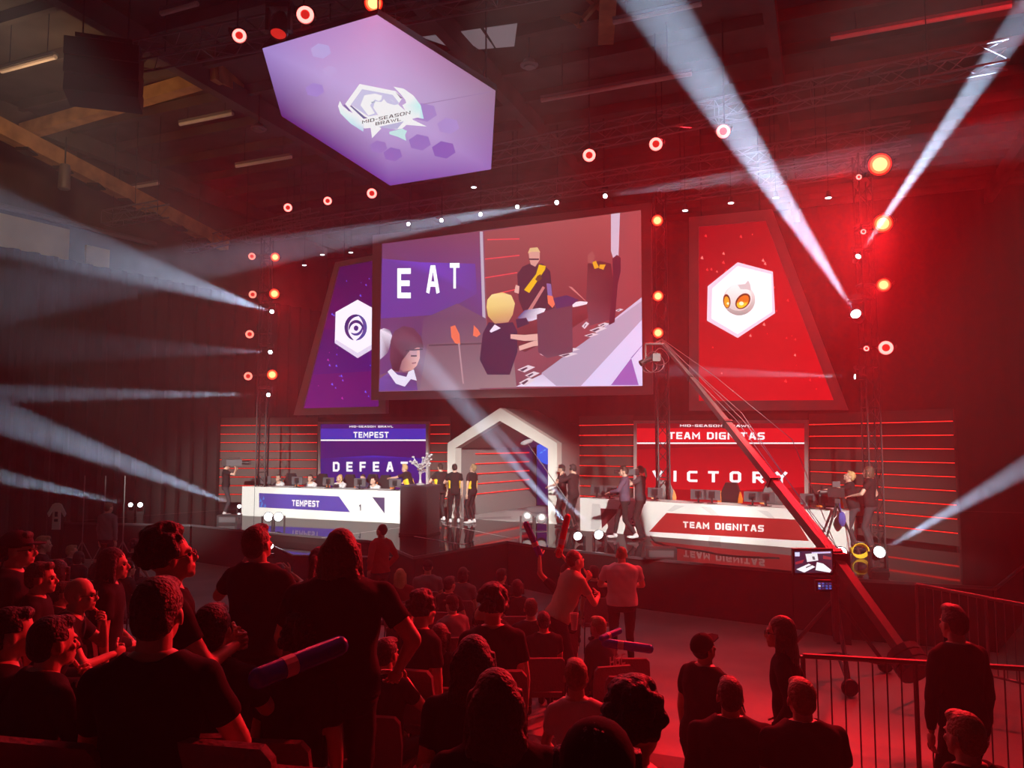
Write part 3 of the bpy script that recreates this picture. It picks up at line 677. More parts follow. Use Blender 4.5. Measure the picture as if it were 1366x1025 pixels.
# round-headed emblem: white ball with a curl on top and two slanted amber eyes
bc = (986, 400)
ballp = [(bc[0] + 21.5 * math.cos(a), bc[1] + 21 * math.sin(a)) for a in np.linspace(0, 2 * PI, 33)[:-1]]
pic.append((ballp, [cc(*( [int(150 + 90 * (.5 - .5 * math.sin(a)))] * 3)) for a in np.linspace(0, 2 * PI, 33)[:-1]]))
pic.append(([(bc[0] + 18 * math.cos(a) - 1, bc[1] - 2 + 17 * math.sin(a)) for a in np.linspace(0, 2 * PI, 25)[:-1]], [cc(*([int(196 + 50 * (.5 - .5 * math.sin(a)))] * 3)) for a in np.linspace(0, 2 * PI, 25)[:-1]]))
pic.append(([(984, 380), (994, 379), (998, 374), (1001, 380), (1002, 388), (996, 386), (988, 386)], cc(196, 194, 198)))
def ell(cx, cy, a, b, rot, n=18): return [(cx + a * math.cos(t) * math.cos(rot) - b * math.sin(t) * math.sin(rot), cy + a * math.cos(t) * math.sin(rot) + b * math.sin(t) * math.cos(rot)) for t in np.linspace(0, 2 * PI, n + 1)[:-1]]
pic.append((ell(991, 402, 12, 8.5, -.85), cc(92, 36, 10))); pic.append((ell(991, 402.5, 10, 6.5, -.85), [cc(250, 200, 40) if 3 < k < 12 else cc(200, 110, 10) for k in range(18)]))
pic.append((ell(989, 405, 3, 2.6, 0), cc(255, 244, 200)))
pic.append((ell(969.5, 402, 5, 9.5, -.1), cc(92, 36, 10))); pic.append((ell(969.5, 403, 3.6, 7.5, -.1), cc(232, 160, 30))); pic.append((ell(971, 405, 1.6, 1.8, 0), cc(255, 244, 200)))
decal('picture', rt, pic, Rp - nR * .07, nR, PICT, lift=.004)

# team screens that stand on the backdrop
def teamscreen(label, outer, innr, p0, n, base, band, line_y, title, sub, word, tx, sx_, wx, ty, sy, wy, th, sh, wh, glow):
    t, n = framed('team_screen', label, 'screen', outer, p0, n, 0, .14, M_['warm_frame'], 'team screens behind the desks', innr)
    q = p0 - n * .049
    (x0, y0), (x1, y0b), (x1b, yb), (x0b, ybb) = innr[3], innr[2], innr[1], innr[0]
    pic = [(innr, base)]
    pic.append(([(x0b, glow[0]), ((x0b + x1b) / 2, glow[0] - 4), (x1b, glow[0]), (x1b, glow[1]), ((x0b + x1b) / 2, glow[1] + 6), (x0b, glow[1])], glow[2]))
    pic.append((band[0], band[1])); pic.append(([(x0, line_y - .9), (x1, line_y - .9), (x1, line_y + .9), (x0, line_y + .9)], cc(250, 250, 255)))
    decal('picture', t, pic, q, n, PICT, lift=.004)
    text('lettering', title, tx[0], tx[1], ty, th, q, n, t, M_['txt_white'], lift=.012, bold=.02)
    text('lettering', sub, sx_[0], sx_[1], sy, sh, q, n, t, M_['txt_white'], lift=.012, bold=.01)
    text('lettering', word, wx[0], wx[1], wy, wh, q, n, t, M_['txt_white'], lift=.012, spacing=1.65, bold=.03)
    return t
wdir = (WC - WB); nB = Vector((wdir.y, -wdir.x, 0)).normalized()
pB = WB + nB * .22
teamscreen('blue team screen reading TEMPEST and DEFEAT, standing behind the left desk', [(424, 668), (571.5, 668), (571.5, 562.5), (424, 563)], [(427, 666), (568, 666), (568, 566), (427, 566)], pB, nB,
    [cc(50, 24, 110), cc(60, 20, 104), cc(60, 18, 90), cc(44, 14, 100)], (R4(427, 572, 568, 586), cc(40, 44, 170)), 587.5, 'TEMPEST', 'MID-SEASON BRAWL', 'DEFEAT', (471.5, 518.5), (466, 524.5), (444, 544), 580, 569.3, 623, 8.5, 3, 13.5, (612, 640, [cc(40, 26, 120), cc(50, 40, 190), cc(48, 30, 140), cc(50, 26, 120), cc(44, 30, 150), cc(40, 24, 116)]))
wdir = (WF - WE); nF = Vector((wdir.y, -wdir.x, 0)).normalized()
pF = WE + nF * .22
teamscreen('red team screen reading TEAM DIGNITAS and VICTORY, standing behind the right desk', [(845, 694), (1078, 694), (1078, 560.5), (845, 561.5)], [(849, 692), (1073, 692), (1073, 565), (849, 565)], pF, nF,
    [cc(150, 12, 20), cc(160, 14, 22), cc(110, 6, 16), cc(104, 4, 14)], (R4(849, 571.5, 1073, 590), cc(200, 16, 28)), 591.5, 'TEAM DIGNITAS', 'MID-SEASON BRAWL', 'VICTORY', (891.5, 1020), (907, 1002), (870, 1051), (581.3, 582), (568, 568.6), (635.5, 638), 11, 3.6, 17, (600, 650, [cc(150, 8, 20), cc(170, 8, 20), cc(146, 8, 18), cc(188, 16, 28), cc(196, 14, 26), cc(180, 16, 26)]))

# ------------------------------------------------------------------ the floating hexagon screen
hc = Vector((-2.50664267, 14.61130619, 9.89620277)); hp = [(350, 64.6), (503, 19.8), (661, 121), (655, 226), (520.5, 247.7), (375.6, 155)]
h1 = Vector((-4.49541755, 13.25376925, 10.56841401)); h2 = Vector((-2.24050405, 12.18328646, 10.42901646))
hn = (h1 - hc).cross(h2 - hc).normalized()
if hn.z > 0: hn = -hn
ht = thing('hexagon_screen', 'glowing violet hexagon screen hung flat under the roof with a white shield logo', 'screen', hc, 0)
HP = [onplane(x, y, hc, hn) for x, y in hp]
MB().prism([p - hn * .012 for p in HP], -hn * .12).build('panel', M_['black'], ht, world=True)
hcp = (512, 140)
V = [cc(168, 140, 214), cc(206, 150, 206), cc(150, 118, 150), cc(150, 110, 190), cc(118, 66, 168), cc(92, 34, 120)]
C0 = cc(204, 180, 232)
pic = []
mids = []
for i in range(6):
    a, b = hp[i], hp[(i + 1) % 6]
    m1 = ((a[0] + hcp[0]) / 2, (a[1] + hcp[1]) / 2); m2 = ((b[0] + hcp[0]) / 2, (b[1] + hcp[1]) / 2)
    ca_ = tuple(.35 * V[i][k] + .65 * C0[k] for k in range(3)); cb_ = tuple(.35 * V[(i + 1) % 6][k] + .65 * C0[k] for k in range(3))
    pic.append(([a, b, m2, m1], [V[i], V[(i + 1) % 6], cb_, ca_])); pic.append(([m1, m2, hcp], [ca_, cb_, C0]))
def hexa(cx, cy, s, rot=.3): return [(cx + s * 1.1 * math.cos(a + rot), cy + s * .8 * math.sin(a + rot)) for a in np.linspace(0, 2 * PI, 7)[:-1]]
for (x, y, s, c_) in ((428, 68, 13, (190, 172, 230)), (440, 95, 9, (196, 172, 228)), (566, 150, 16, (170, 140, 208)), (598, 168, 14, (176, 148, 214)), (505, 196, 11, (160, 124, 200)), (524, 206, 12, (150, 112, 196)), (560, 190, 14, (156, 120, 200)), (470, 150, 12, (180, 150, 220)), (592, 200, 15, (142, 100, 190)), (420, 120, 12, (170, 140, 216))):
    pic.append((hexa(x, y, s), cc(*c_)))
pic.append(([(565, 138.6), (655, 122), (655, 122.8), (565, 139.4)], cc(150, 120, 170)))
# shield logo, from the close view: px = 440 + X/9.32, py = 90 + Y/9.32
def L_(*pts): return [(440 + x / 9.32, 90 + y / 9.32) for x, y in pts]
wht = cc(250, 252, 255); pale = cc(206, 204, 238)
logo = []
logo.append((L_((370, 205), (820, 295), (900, 380), (850, 460), (940, 540), (1010, 560), (1030, 650), (900, 760), (820, 770), (620, 740), (430, 760), (330, 620), (190, 455)), wht))
logo.append((L_((400, 270), (780, 340), (860, 440), (760, 560), (480, 610), (260, 465)), pale))
logo.append((L_((125, 415), (160, 480), (250, 550), (350, 600), (430, 690), (415, 800), (260, 700), (130, 570), (102, 480)), [wht, wht, wht, wht, wht, cc(190, 214, 244), cc(200, 240, 250), cc(226, 250, 252), wht]))
logo.append((L_((790, 238), (920, 265), (1040, 350), (1130, 470), (1168, 640), (1090, 625), (1020, 640), (950, 560), (900, 470), (950, 440), (935, 400), (880, 330)), [wht, wht, wht, cc(200, 250, 250), cc(190, 236, 250), wht, wht, wht, wht, wht, wht, wht]))
logo.append((L_((1020, 645), (1205, 735), (960, 715), (900, 700)), wht))
logo.append((L_((505, 740), (525, 880), (640, 760), (600, 720)), wht))
logo.append((L_((740, 800), (900, 760), (960, 790), (935, 840), (950, 912), (850, 865), (740, 830)), cc(200, 240, 240)))
logo.append((L_((610, 738), (920, 670), (840, 762), (760, 765)), cc(190, 190, 226)))
logo.append((L_((820, 310), (905, 382), (880, 388), (815, 300)), cc(150, 130, 160))); logo.append((L_((185, 460), (260, 540), (235, 545), (170, 470)), cc(120, 110, 170)))
logo.append((L_((265, 470), (430, 610), (470, 630), (420, 640), (250, 480)), cc(110, 110, 160)))
# the raised monogram inside
logo.append((L_((430, 345), (560, 325), (650, 350), (640, 400), (610, 420), (560, 400), (500, 470), (560, 570), (480, 600), (380, 470)), wht))
logo.append((L_((560, 420), (640, 430), (680, 385), (760, 400), (850, 470), (860, 520), (760, 560), (600, 590), (540, 500)), wht))
logo.append((L_((670, 390), (720, 378), (840, 460), (800, 468), (710, 440)), pale))
logo.append((L_((515, 430), (560, 420), (565, 432), (520, 445)), cc(170, 180, 200)))
pic += logo
decal('picture', ht, pic, hc, hn, colmat('hexagon_picture', .95), lift=.004, step=.0005)
M_['txt_grey'] = mat('grey_letters', (0.08, 0.08, 0.10), 0.5)
def text_px(s, a, b, hpx, p0, n, parent, m, lift):  # lettering on any plane along the pixel line a-b
    q0 = p0 + n * lift; A = onplane(*a, q0, n); B = onplane(*b, q0, n)
    mx, my = (a[0] + b[0]) / 2, (a[1] + b[1]) / 2; T = onplane(mx, my - hpx / 2, q0, n); Bo = onplane(mx, my + hpx / 2, q0, n)
    me = block_text('lettering', s, 1.0, .9)
    xs = [v.co.x for v in me.vertices]; ys = [v.co.y for v in me.vertices]; x0, x1, y0, y1 = min(xs), max(xs), min(ys), max(ys)
    M = mw(parent).inverted()
    for v in me.vertices:
        v.co = M @ ((A + B) / 2 + (B - A) * ((v.co.x - x0) / (x1 - x0) - .5) + (T - Bo) * ((v.co.y - y0) / (y1 - y0) - .5))
    me.materials.clear(); me.materials.append(m); return letters(me, parent, True)
text_px('MID-SEASON', (483, 163), (547.5, 150), 5.0, hc, hn, ht, M_['txt_grey'], .03)
text_px('BRAWL', (501, 165.5), (535, 159), 4.6, hc, hn, ht, M_['txt_grey'], .03)
for i in range(6): MB().tube(HP[i] * .92 + hc * .08, (HP[i] * .92 + hc * .08) + Z * 2.1, .015, n=4).build('hanger', M_['steel'], ht, world=True)
# ------------------------------------------------------------------ desks
def desk(label, pa, pb, h, depth, group):
    a = Vector((pa.x, pa.y, 0)); b = Vector((pb.x, pb.y, 0)); L = (b - a).length; mid = (a + b) / 2; d = (b - a).normalized()
    t = thing('player_desk', label, 'desk', (mid.x, mid.y, ZS), math.atan2(d.y, d.x), group)
    nn = Vector((d.y, -d.x, 0))
    MB().box((0, .025, h / 2), (L, .05, h)).build('front_panel', M_['white_paint'], t)
    MB().box((0, depth / 2 + .03, h - .02), (L, depth, .04)).build('top', M_['white_paint'], t)
    for s in (-1, 1): MB().box((s * (L / 2 - .025), depth / 2 + .05, (h - .045) / 2), (.05, depth - .02, h - .045)).build('side_panel', M_['white_paint'], t)
    MB().box((0, depth * .6, h - .3), (L - .12, .03, .4)).build('modesty_rail', M_['grey_plastic'], t)
    return t, nn, mid + Z * ZS, L, d
def vinyl(parent, pts, p0, n, m, lift=.003, name='vinyl_panel'):
    q = p0 + n * lift; P = [onplane(x, y, q, n) for x, y in pts]
    return MB().prism(P, -n * .002).build(name, m, parent, world=True)
ld, lnn, lp, LL, ldv = desk('long white player desk with the blue TEMPEST banner', g(322, 688), g(542, 699), .94, .85, None)
vinyl(ld, [(345.5, 658), (452, 662.5), (467, 683.5), (345.5, 677)], lp, lnn, M_['blue_vinyl'])
vinyl(ld, [(496.5, 663.5), (513, 664), (513, 685.5)], lp, lnn, M_['dark_vinyl'])
text('l', 'TEMPEST', 389.5, 426, (670.8, 672.2), 9, lp, lnn, ld, M_['paint_white_txt'], lift=.01, bold=.03)
text('l', '1', 478.5, 481.5, 677, 9, lp, lnn, ld, M_['txt_dark'], lift=.01, bold=.01)
for k, (x, y) in enumerate(((347, 668), (349, 672), (351, 665), (353, 675), (348, 675))):
    vinyl(ld, [(x - 1, y + 2), (x + .5, y - 3), (x + 2, y + 1), (x + .5, y + 2)], lp, lnn, mat('spray_blue', srgb(60, 130, 210)), .006 + .001 * k, 'splash')
rd, rnn, rp_, RL, rdv = desk('long white player desk with the red TEAM DIGNITAS banner', g(774, 708), g(1129, 737), .87, .85, None)
vinyl(rd, [(889, 684.5), (1062, 693.5), (1079, 722), (866, 709.5)], rp_, rnn, M_['red_vinyl'])
vinyl(rd, [(801, 678.5), (827, 680), (803, 705)], rp_, rnn, mat('maroon_vinyl', srgb(96, 34, 40), .45))
text('l', 'TEAM DIGNITAS', 911, 1019, (700, 705.5), 10.5, rp_, rnn, rd, M_['paint_white_txt'], lift=.01, bold=.035)
text('l', '3', 841.5, 848.5, 697, 11, rp_, rnn, rd, M_['txt_dark'], lift=.01, bold=.01)
M_['pale_swoosh'] = mat('pale_grey_print', (.62, .64, .64), .4)
for pts in ([(790, 672), (800, 673), (806, 690), (798, 708), (788, 706)], [(934, 676), (948, 677), (962, 690), (952, 689)], [(946, 716), (962, 717), (960, 726), (944, 725)], [(1010, 681), (1024, 682), (1034, 692), (1026, 691)], [(900, 674), (914, 675), (896, 683), (890, 682)]):
    vinyl(rd, pts, rp_, rnn, M_['pale_swoosh'], .002, 'printed_swoosh')

# monitors seen from behind
mon_p = {}
mb = MB().box((0, 0, .27), (.54, .035, .32)); mon_p['shell'] = mb.mesh('shell', M_['grey_plastic'])
mon_p['bezel'] = MB().box((0, .022, .27), (.52, .008, .30)).mesh('panel', emat('monitor_face', (.25, .35, .6), .5))
mon_p['hump'] = MB().box((0, -.03, .28), (.2, .03, .2)).mesh('back_cover', M_['black'])
mon_p['stand'] = MB().box((0, -.03, .14), (.05, .03, .24)).mesh('stand', M_['black'])
mon_p['foot'] = MB().box((0, -.01, .01), (.26, .2, .02)).mesh('foot', M_['black'])
def monitor(px, desk_t, dnn, mid, dirv, h, dy, label, group, tilt=0.0):
    q = onplane(px, 660, mid - dnn * dy, dnn)
    t = thing('monitor', label, 'monitor', (q.x, q.y, ZS + h), math.atan2(dirv.y, dirv.x) + tilt, group)
    for k, nm in (('shell', 'shell'), ('bezel', 'screen_panel'), ('hump', 'back_cover'), ('stand', 'stand'), ('foot', 'foot')): link(nm, mon_p[k], t)
    t.scale = (.78, .78, .78); return t
wl = ['leftmost of five', 'second from the left', 'the middle one', 'fourth from the left', 'by the trophy plinth']
for x, s in zip((354, 396, 438, 480, 527), wl): monitor(x, ld, lnn, lp, ldv, .94, .32, 'dark monitor back on the blue desk, ' + s, 'monitors on the blue-banner desk')
wr = ['beside the man in a suit', 'half behind the man in a suit', 'by the standing camera operator', 'left half of the pair above the word TEAM', 'right half of the pair above the word TEAM', 'left half of the pair by the crane boom', 'right half of the pair by the crane boom', 'left half of the last pair', 'right half of the last pair']
for x, s in zip((797, 814, 874, 932, 950, 1004, 1022, 1080, 1100), wr): monitor(x, rd, rnn, rp_, rdv, .87, .32, 'dark monitor back on the red desk, ' + s, 'monitors on the red-banner desk')
# gaming chairs
gc = {}
gc['seat'] = MB().box((0, 0, .46), (.52, .52, .1)).mesh('seat', M_['black'])
gc['backrest'] = MB().prism([(-.27, .27, .5), (.27, .27, .5), (.30, .30, .9), (.24, .33, 1.12), (.15, .36, 1.32), (-.15, .36, 1.32), (-.24, .33, 1.12), (-.30, .30, .9)], (0, .08, .01)).mesh('backrest', M_['black'])
gc['side_wing'] = MB().prism([(.23, .22, .62), (.32, .24, .62), (.34, .27, .9), (.27, .30, 1.1), (.24, .28, .9)], (0, .09, 0)).mesh('side_wing', M_['orange'])
gc['side_wing2'] = MB().prism([(-.23, .22, .62), (-.32, .24, .62), (-.34, .27, .9), (-.27, .30, 1.1), (-.24, .28, .9)], (0, .09, 0)).mesh('side_wing', M_['orange'])
gc['armrest'] = MB().box((.31, .02, .68), (.08, .28, .04)).box((.31, .05, .56), (.04, .05, .24)).mesh('armrest', M_['black'])
gc['armrest2'] = MB().box((-.31, .02, .68), (.08, .28, .04)).box((-.31, .05, .56), (.04, .05, .24)).mesh('armrest', M_['black'])
gc['column'] = MB().tube((0, 0, .1), (0, 0, .42), .03).mesh('column', M_['steel'])
b_ = MB()
for k in range(5):
    a = k * 2 * PI / 5; b_.tube((0, 0, .1), (.3 * math.cos(a), .3 * math.sin(a), .05), .025, .02); b_.ball((.3 * math.cos(a), .3 * math.sin(a), .035), .034, 8, 6)
gc['base'] = b_.mesh('wheeled_base', M_['black'])
def gchair(px, mid, dnn, dirv, dy, label, turn=0.0, group='gaming chairs'):
    q = onplane(px, 660, mid - dnn * dy, dnn)
    t = thing('gaming_chair', label, 'chair', (q.x, q.y, ZS), math.atan2(dirv.y, dirv.x) + turn, group)
    for k in gc: link(k.rstrip('2'), gc[k], t)
    return t
for x, tn, s in ((886, .5, 'by the left monitor'), (966, -.1, 'beside the pair above the word TEAM'), (1036, .6, 'behind the crane boom'), (1118, .9, 'behind the tripod camera at the right end'), (1132, -.9, 'rightmost, behind the crew in black')):
    gchair(x, rp_, rnn, rdv, 1.35, 'empty black gaming chair with orange wings, ' + s, tn)

# trophy plinth and trophy
pq = g(560, 713)
t = thing('plinth', 'tall dark plinth under the silver trophy at the right end of the blue-banner desk', 'plinth', (pq.x, pq.y, ZS), -TH * .9)
MB().box((0, 0, .62), (.76, .76, 1.24)).build('body', mat('plinth_dark', (.05, .047, .055), .35), t); MB().box((0, 0, 1.255), (.80, .80, .03)).build('top', M_['grey_plastic'], t)
MB().box((0, 0, .03), (.8, .8, .05)).build('base', M_['black'], t)
M_['silver'] = mat('silver', (.85, .87, .9), .25, metal=.35)
tr = thing('trophy', 'branching silver trophy standing on the dark plinth', 'trophy', (pq.x, pq.y, ZS + 1.27), 0)
MB().lathe([(0, 0), (.11, 0), (.11, .03), (.05, .05), (.025, .16), (.03, .26), (.06, .33), (0, .36)], n=12).build('stem', M_['silver'], tr, smooth=True)
random.seed(11)
for k in range(26):
    a = random.uniform(0, 2 * PI); z0 = .3 + .2 * random.random(); r = random.uniform(.12, .3); z1 = z0 + random.uniform(.02, .38)
    MB().tube((.03 * math.cos(a), .03 * math.sin(a), z0), (r * math.cos(a), r * math.sin(a), z1), .018, .008, 5).ball((r * math.cos(a), r * math.sin(a), z1), (.045, .045, .03), 6, 4, Matrix.Rotation(a, 3, 'Z')).build('branch', M_['silver'], tr)

# ------------------------------------------------------------------ lamps
M_['ring_red'] = emat('glowing_red_ring', (1.0, .15, .13), 5)
M_['glow_ring_mid'] = emat('orange_glow_ring', (1.0, .10, .03), 3.0); M_['glow_ring_outer'] = emat('red_glow_ring', (1.0, .02, .01), 1.0)  # glow falloff around the hot lens, put into ring colours
M_['ring_dim'] = emat('dim_red_ring', (1.0, .22, .16), 2.2)
M_['core_hot'] = emat('red_hot_lens', (1.0, .20, .075), 5.5)
M_['lens_dark'] = mat('dark_red_lens', (.25, .01, .01), .15, emit=(1, .03, .02), estr=.6)
def tw_end(c, tw):
    d = Vector((tw.x - c.x, tw.y - c.y, 0)); e = Vector((tw.x, tw.y, c.z)); return e + d.normalized() * .2
def blinder(px, py, d, r, style, label, group):
    p = at(px, py, d); aim = (Vector((0, 4, 2.2)) - p).normalized(); q = aim.to_track_quat('Z', 'Y')
    t = thing('wash_light', label, 'stage light', p, 0, group); t.rotation_mode = 'QUATERNION'; t.rotation_quaternion = q
    R = None
    MB().lathe([(0, -.28), (r * .7, -.28), (r * .95, -.15), (r * 1.12, 0), (r * 1.12, .06), (r * 1.02, .06), (r * 1.02, .0), (0, 0)], n=20).build('housing', M_['black'], t, smooth=True)
    if style == 'hot':
        MB().lathe([(0, .05), (r * .42, .046), (r * .62, .04)], n=20).build('lens', M_['core_hot'], t, smooth=True)
        MB().lathe([(r * .62, .04), (r * .85, .03)], n=20).build('inner_glow_ring', M_['glow_ring_mid'], t, smooth=True)
        MB().lathe([(r * .85, .03), (r * 1.08, .03), (r * 1.12, .0)], n=20).build('outer_glow_ring', M_['glow_ring_outer'], t, smooth=True)
    else:
        m = M_['ring_red'] if style == 'ring' else M_['ring_dim']
        MB().lathe([(r * .55, .01), (r * .6, .04), (r * .9, .04), (r, .012), (r, .004)], n=20).build('ring_lens', m, t, smooth=True)
        MB().lathe([(0, .03), (r * .5, .022), (r * .55, .006)], n=16).build('centre_lens', M_['lens_dark'], t, smooth=True)
    for s in (-1, 1): MB().box((s * r * 1.22, 0, -.1), (.02, .05, .42)).build('yoke_arm', M_['steel'], t)
    MB().box((0, 0, -.32), (r * 2.5, .05, .03)).build('yoke_base', M_['steel'], t)
    c = p - aim * .32
    if py < 330 and px < 1100 and px != 877:
        MB().tube(c, (c.x, c.y, HZ + .03), .016, n=5).build('hanging_pole', M_['steel'], t, world=True)
    else:
        tw = at(350 if px < 600 else 884 if px < 1000 else 1163, 591, 25.25 if px < 600 else 20.95 if px < 1000 else 17.75)
        MB().tube(c, tw_end(c, tw), .02, n=5).box((tw.x, tw.y, c.z), (.36, .36, .03)).build('side_arm', M_['steel'], t, world=True)
    return t
ws = [(1174, 219, 'hot', 'brightest red-orange wash light under the truss at upper right'), (1178, 298, 'hot', 'second bright red wash light, crossed by the rising white beam'), (1179, 380, 'hot', 'third red wash light down the right tower'), (1182, 464, 'ring', 'ring-shaped red wash light lowest on the right tower'),
      (877, 294, 'hot', 'red wash light beside the top right corner of the centre screen'), (878, 395, 'hot', 'red wash light halfway down the right edge of the centre screen'), (878, 444, 'hot', 'red wash light above the tip of the crane boom'),
      (367, 343, 'hot', 'small red wash light topmost on the left tower'), (366, 392, 'hot', 'large red wash light in the middle of the left tower'), (363, 500, 'hot', 'large red wash light lowest on the left tower'),
      (498, 3, 'hot', 'bright yellow-red wash light above the hexagon screen at the top edge'), (407, 19, 'ring', 'red ring wash light above the upper left corner of the hexagon screen'), (786, 207, 'ring', 'red ring wash light, left of the three under the upper truss'), (875, 192, 'ring', 'red ring wash light, middle of the three under the upper truss'), (965, 175, 'ring', 'red ring wash light, right of the three under the upper truss')]
for (x, y, s, lb), (bx, by, d, pw, r) in zip(ws, BLINDERS): blinder(x, y, d, r * 1.18, s, lb, 'red wash lights')
for (x, y, d, r, s, lb) in ((319, 47, 13.2, .12, 'ring', 'red ring wash light turned sideways, far left above the hexagon screen'), (384, 277, 24.5, .13, 'ring', 'small red ring wash light left of two others below the hexagon screen'), (437, 268, 22.8, .12, 'ring', 'small red ring wash light with a white-lit clamp on the long truss'), (496, 258, 22.0, .14, 'ring', 'red ring wash light directly below the hexagon screen'),
        (336, 342, 25.0, .11, 'dim', 'dim ring light topmost in the column on the left tower'), (337, 393, 25.0, .12, 'dim', 'dim ring light second in the column on the left tower'), (333, 446, 25.0, .13, 'dim', 'dim ring light third in the column on the left tower'), (331, 502, 25.0, .13, 'dim', 'dim ring light lowest in the column on the left tower'),
        (1146, 236, 17.2, .06, 'ring', 'tiny red ring light left of the brightest wash light at upper right'), (1152, 309, 17.3, .06, 'ring', 'tiny red ring light left of the second wash light on the right tower'), (1156, 465, 17.4, .06, 'ring', 'tiny red ring light left of the lowest wash light on the right tower')):
    blinder(x, y, d, r, s, lb, 'red ring lights')
def mover(p, aim, r, label, lens, base_dir=-1, group='moving head lights'):
    """moving head: base, yoke and a barrel head with a lens; base_dir -1 stands on a floor, +1 hangs from above"""
    t = thing('moving_head_light', label, 'stage light', p, 0, group); s = r / .12
    q = aim.to_track_quat('Z', 'Y').to_matrix(); side = q @ Vector((1, 0, 0))
    side = Vector((side.x, side.y, 0)).normalized() if Vector((side.x, side.y, 0)).length > .1 else Vector((1, 0, 0))
    R0 = Matrix((side, Vector((-side.y, side.x, 0)), Z)).transposed()
    MB().lathe([(0, -.30 * s), (r * .75, -.30 * s), (r * 1.1, -.18 * s), (r * 1.2, .05), (r * 1.15, .10), (r * 1.02, .10), (r, .07), (0, .07)], R=q, n=16).build('head', M_['black'], t, smooth=True)
    MB().lathe([(0, .095), (r * .7, .09), (r * .98, .075)], R=q, n=16).build('lens', lens, t, smooth=True)
    zb = base_dir * .36 * s
    for k in (-1, 1): MB().box(side * k * r * 1.42 + Z * zb * .45, (.05 * s, .12 * s, abs(zb) * 1.05), R0).build('yoke_arm', M_['black'], t)
    MB().box(Z * zb, (r * 3.1, .2 * s, .07 * s), R0).build('yoke_base', M_['black'], t)
    MB().box(Z * (zb + base_dir * .09 * s), (r * 3.0, r * 2.6, .12 * s), R0).build('base', M_['black'], t)
    if p.z > 4:
        tw = None
        for (tx, ty) in ((350, 25.25), (1163, 17.75)):
            q_ = at(tx, 591, ty)
            if math.hypot(q_.x - p.x, q_.y - p.y) < 1.2: tw = q_
        c = p + Z * (zb + base_dir * .12 * s)
        if tw is not None: MB().tube(c, tw_end(c, tw), .02, n=5).box((tw.x, tw.y, c.z), (.36, .36, .03)).build('side_arm', M_['steel'], t, world=True)
        elif base_dir > 0: MB().tube(c, (c.x, c.y, HZ + .03), .016, n=5).build('hanging_pole', M_['steel'], t, world=True)
    elif base_dir < 0:
        zf = ZS if p.y < 21.9 and p.y > 14.8 and p.x > -7 or (p.x > -10 and p.y > 24.5) else 0.0
        if abs(p.x + 5.5) < .25 and p.y < 18: zf = ZS - .22
        zc = p.z + zb - .15 * s
        if zc > zf + .03: MB().box(Vector((0, 0, (zf + zc) / 2 - p.z)), (r * 2.6, r * 2.4, zc - zf), R0).build('riser', M_['black'], t)
    return t
mvl = ['moving head at the left tower throwing a white beam up left', 'moving head at the left tower throwing a faint level beam', 'moving head at the left tower throwing a long level beam left', 'moving head hidden behind the white desk end throwing a beam up left', 'moving head on the floor at far left, inner of two white lamps',
       'white lamp on the long truss throwing a beam down left above the centre screen', 'white lamp on the long truss throwing a short beam to the right', 'brightest white moving head on the right tower throwing a wide beam up', 'moving head on the right tower throwing a narrow beam to the upper right corner', 'moving head on the right tower throwing a level beam left over the red side screen',
       'moving head on the stage floor at right throwing a beam to the right', 'left of two moving heads on the stage edge with crossing beams', 'right of two moving heads on the stage edge with crossing beams']
big = {7: .11, 10: .095, 11: .095, 12: .10}
for i, (sx, sy, sd, ax, ay, ad, an, pw) in enumerate(BEAMS):
    s_ = at(sx, sy, sd); d_ = (at(ax, ay, ad) - s_).normalized(); r = big.get(i, .062)
    face = (CAM - s_).normalized()
    mover(s_, (d_ * (.75 if i < 10 else .35) + face * (.6 if i < 10 else .9)).normalized(), r, mvl[i], M_['white_lamp'], -1 if sy > 600 or 2 < i < 5 else 1)
for (x, y, d, r, lb, hot) in ((358, 690, 21.8, .115, 'left of the twin moving heads standing before the white desk', 1), (371.5, 690, 21.8, .115, 'right of the twin moving heads standing before the white desk', 1), (1122, 738, 13.4, .09, 'moving head with a white round lens right of the crane monitor', 1), (187, 674, 24, .07, 'moving head on the floor at far left, outer of two white lamps', 1),
        (703, 690, 21.0, .12, 'left moving head of the dark pair at the gate foot', 0), (722, 692, 20.8, .12, 'right moving head of the dark pair at the gate foot', 0), (361, 729, 17.6, .06, 'small white lamp on the apron beside the standing man', 1)):
    p = at(x, y, d); mover(p, (CAM - p + Vector((0, 0, 1.5))).normalized(), r, lb, M_['white_lamp'] if hot else M_['alu'], -1)
